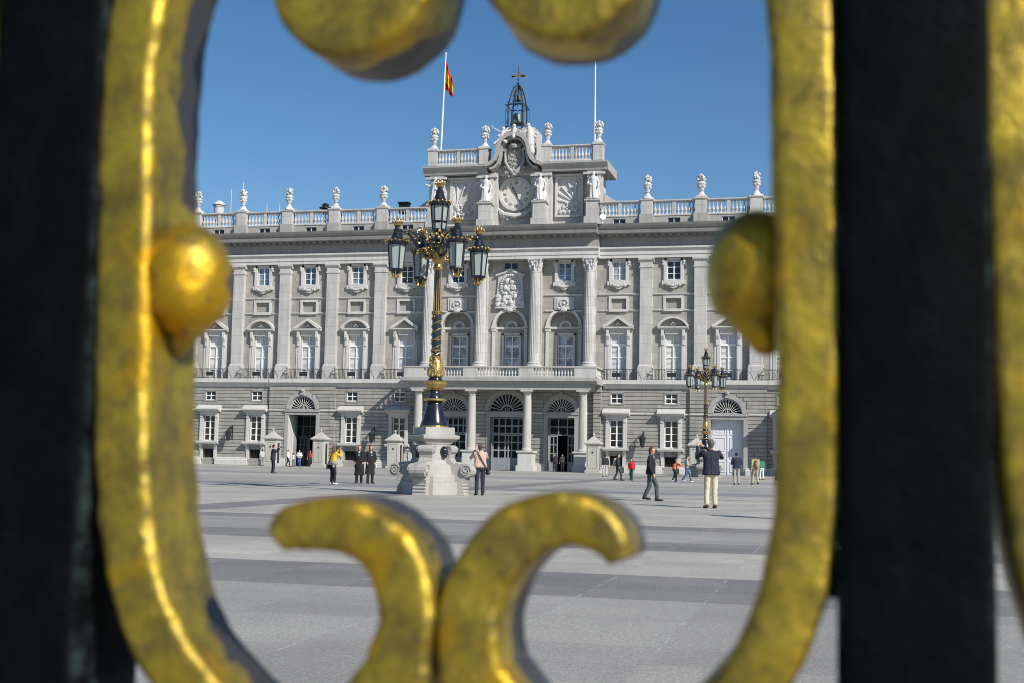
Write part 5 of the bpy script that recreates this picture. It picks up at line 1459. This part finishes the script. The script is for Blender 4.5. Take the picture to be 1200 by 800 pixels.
sweep(m, [(-46,112,8),(-40,126,8),(-22,134,8.5),(0,141,9)], seed=8); sweep(m, [(49,112,8),(42,126,8),(24,134,8.5),(2,141,9)], seed=9)
bmesh.ops.remove_doubles(m.bm, verts=m.bm.verts, dist=1e-5)
m.build('upper_scroll', M['gilding'], orn, smooth=True)
for s in (-1,1):                                                  # buds on the inner side of each limb
    b_ = MB(); bmesh.ops.create_uvsphere(b_.bm, u_segments=32, v_segments=20, radius=1)
    for v_ in b_.bm.verts:
        z = v_.co.z; k = 1+.06*max(0,z)
        v_.co = Vector((v_.co.x*12.9*k, v_.co.y*12.9*k, z*16.6))/1000
        if v_.co.z < -.010: v_.co.x *= .85; v_.co.y *= .85
    from mathutils import noise as nz
    for v_ in b_.bm.verts: v_.co += v_.co.normalized()*nz.noise(v_.co*150+Vector((s,3,1)))*.0008
    b_.xf(Matrix.Translation((s*(.0806 if s > 0 else .0792), .0178 if s > 0 else .0125, .0185+ZO)))
    b_.cap((s*.0805,.0160,ZO+.006),(s*.083,.0160,ZO+.0015),.006,.004)
    b_.build('bud', M['gilded_bud'], orn, smooth=True)
# clips to the bars
m = MB()
for s in (-1,1):
    if s > 0: m.box(.0935, .1012, .006, .020, ZO-.062, ZO-.051)
    m.box(*sorted((s*.0945,s*.1012)), .006, .020, ZO+.098, ZO+.112)
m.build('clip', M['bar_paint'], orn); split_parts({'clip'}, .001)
# lower repeat of the stem below the ornament
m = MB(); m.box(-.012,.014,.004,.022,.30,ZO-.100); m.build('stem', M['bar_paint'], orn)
def bar(xc, seed):
    m = MB(); hw = .0179; n = 90; rings = []
    from mathutils import noise as nz
    for i in range(n+1):
        z = .1+ (2.6-.1)*i/n if not 30 <= i <= 70 else .1+2.5*i/n
        ring = []
        r = .0035
        for cx, cy, a0 in ((hw-r, r, -PI/2), (hw-r, .036-r, 0), (-hw+r, .036-r, PI/2), (-hw+r, r, PI)):
            for k in range(4):
                a = a0+PI/2*k/3; p = Vector((cx+r*math.cos(a), cy+r*math.sin(a), z))
                p.x += nz.noise(p*40+Vector((seed,0,0)))*.0005; p.y += nz.noise(p*45+Vector((0,seed,0)))*.0004; ring.append(m.bm.verts.new(p))
        rings.append(ring)
    for a, b in zip(rings, rings[1:]):
        k_ = len(a)
        for k in range(k_): m.bm.faces.new((a[k],a[(k+1)%k_],b[(k+1)%k_],b[k]))
    m.bm.faces.new(rings[0][::-1]); m.bm.faces.new(rings[-1])
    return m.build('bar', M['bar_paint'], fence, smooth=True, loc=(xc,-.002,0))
PX = .2374
b0 = bar(-.1187-.0, 1); dup(b0, loc=(.1187,-.002,0)); dup(b0, loc=(.1187+PX,-.002,0)); dup(b0, loc=(-.1187-PX,-.002,0))
for k in (1,-1): 
    d = dup(orn, loc=(k*PX,0,0))
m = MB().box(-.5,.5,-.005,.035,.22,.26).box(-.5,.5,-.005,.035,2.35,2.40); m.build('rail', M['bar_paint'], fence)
m = MB().box(-6,6,-.12,.16,0,.1); k_ = m.build('fence_kerb', M['sentry_stone'], None, loc=(FO.x,FO.y,0)); tag(k_, kind='structure')

# ------------------------------------------------------------------ camera, light, sky
cam = bpy.data.cameras.new('camera'); co_ = bpy.data.objects.new('camera', cam); COL.objects.link(co_); sc.camera = co_
cam.sensor_width = 36; cam.lens = 45.48; cam.clip_start = .02; cam.clip_end = 5000
yaw, pit, roll = .249510, .0894893, .0194389
fw_ = Vector((-math.sin(yaw)*math.cos(pit), math.cos(yaw)*math.cos(pit), math.sin(pit)))
rt_ = Vector((math.cos(yaw), math.sin(yaw), 0)); up_ = rt_.cross(fw_)
r2 = rt_*math.cos(roll)+up_*math.sin(roll); u2 = up_*math.cos(roll)-rt_*math.sin(roll)
mw = Matrix((r2,u2,-fw_)).transposed().to_4x4(); mw.translation = Vector((32.22,-125,1.2405)); co_.matrix_world = mw
cam.dof.use_dof = True; cam.dof.focus_distance = 75; cam.dof.aperture_fstop = 19

EL, AZ = R(36), R(56)                                             # sun behind the camera's right shoulder
to_sun = Vector((math.sin(AZ)*math.cos(EL), -math.cos(AZ)*math.cos(EL), math.sin(EL)))
sl = bpy.data.lights.new('sun', 'SUN'); sl.energy = 4.75; sl.angle = R(.53); sl.color = (1,.935,.85)
so = bpy.data.objects.new('sun', sl); COL.objects.link(so); so.rotation_euler = to_sun.to_track_quat('Z','Y').to_euler(); so.location = (60,-160,60)
w = bpy.data.worlds.new('World'); sc.world = w; w.use_nodes = True
nt = w.node_tree; sk = nt.nodes.new('ShaderNodeTexSky'); sk.sky_type = 'NISHITA'; sk.sun_disc = False
sk.sun_elevation = EL; sk.sun_rotation = math.atan2(to_sun.x, to_sun.y); sk.altitude = 650; sk.air_density = 1.0; sk.dust_density = .25; sk.ozone_density = 2.4
bg = nt.nodes['Background']; bg.inputs['Strength'].default_value = .084
hs = nt.nodes.new('ShaderNodeHueSaturation'); hs.inputs['Saturation'].default_value = 1.24; nt.links.new(sk.outputs[0], hs.inputs['Color']); nt.links.new(hs.outputs[0], bg.inputs[0])
vs = sc.view_settings; vs.view_transform = 'Standard'; vs.look = 'None'; vs.exposure = .27; vs.gamma = 1; vs.use_curve_mapping = False
sc.cycles.max_bounces = 6; sc.cycles.filter_width = 1.0; sc.cycles.use_denoising = True
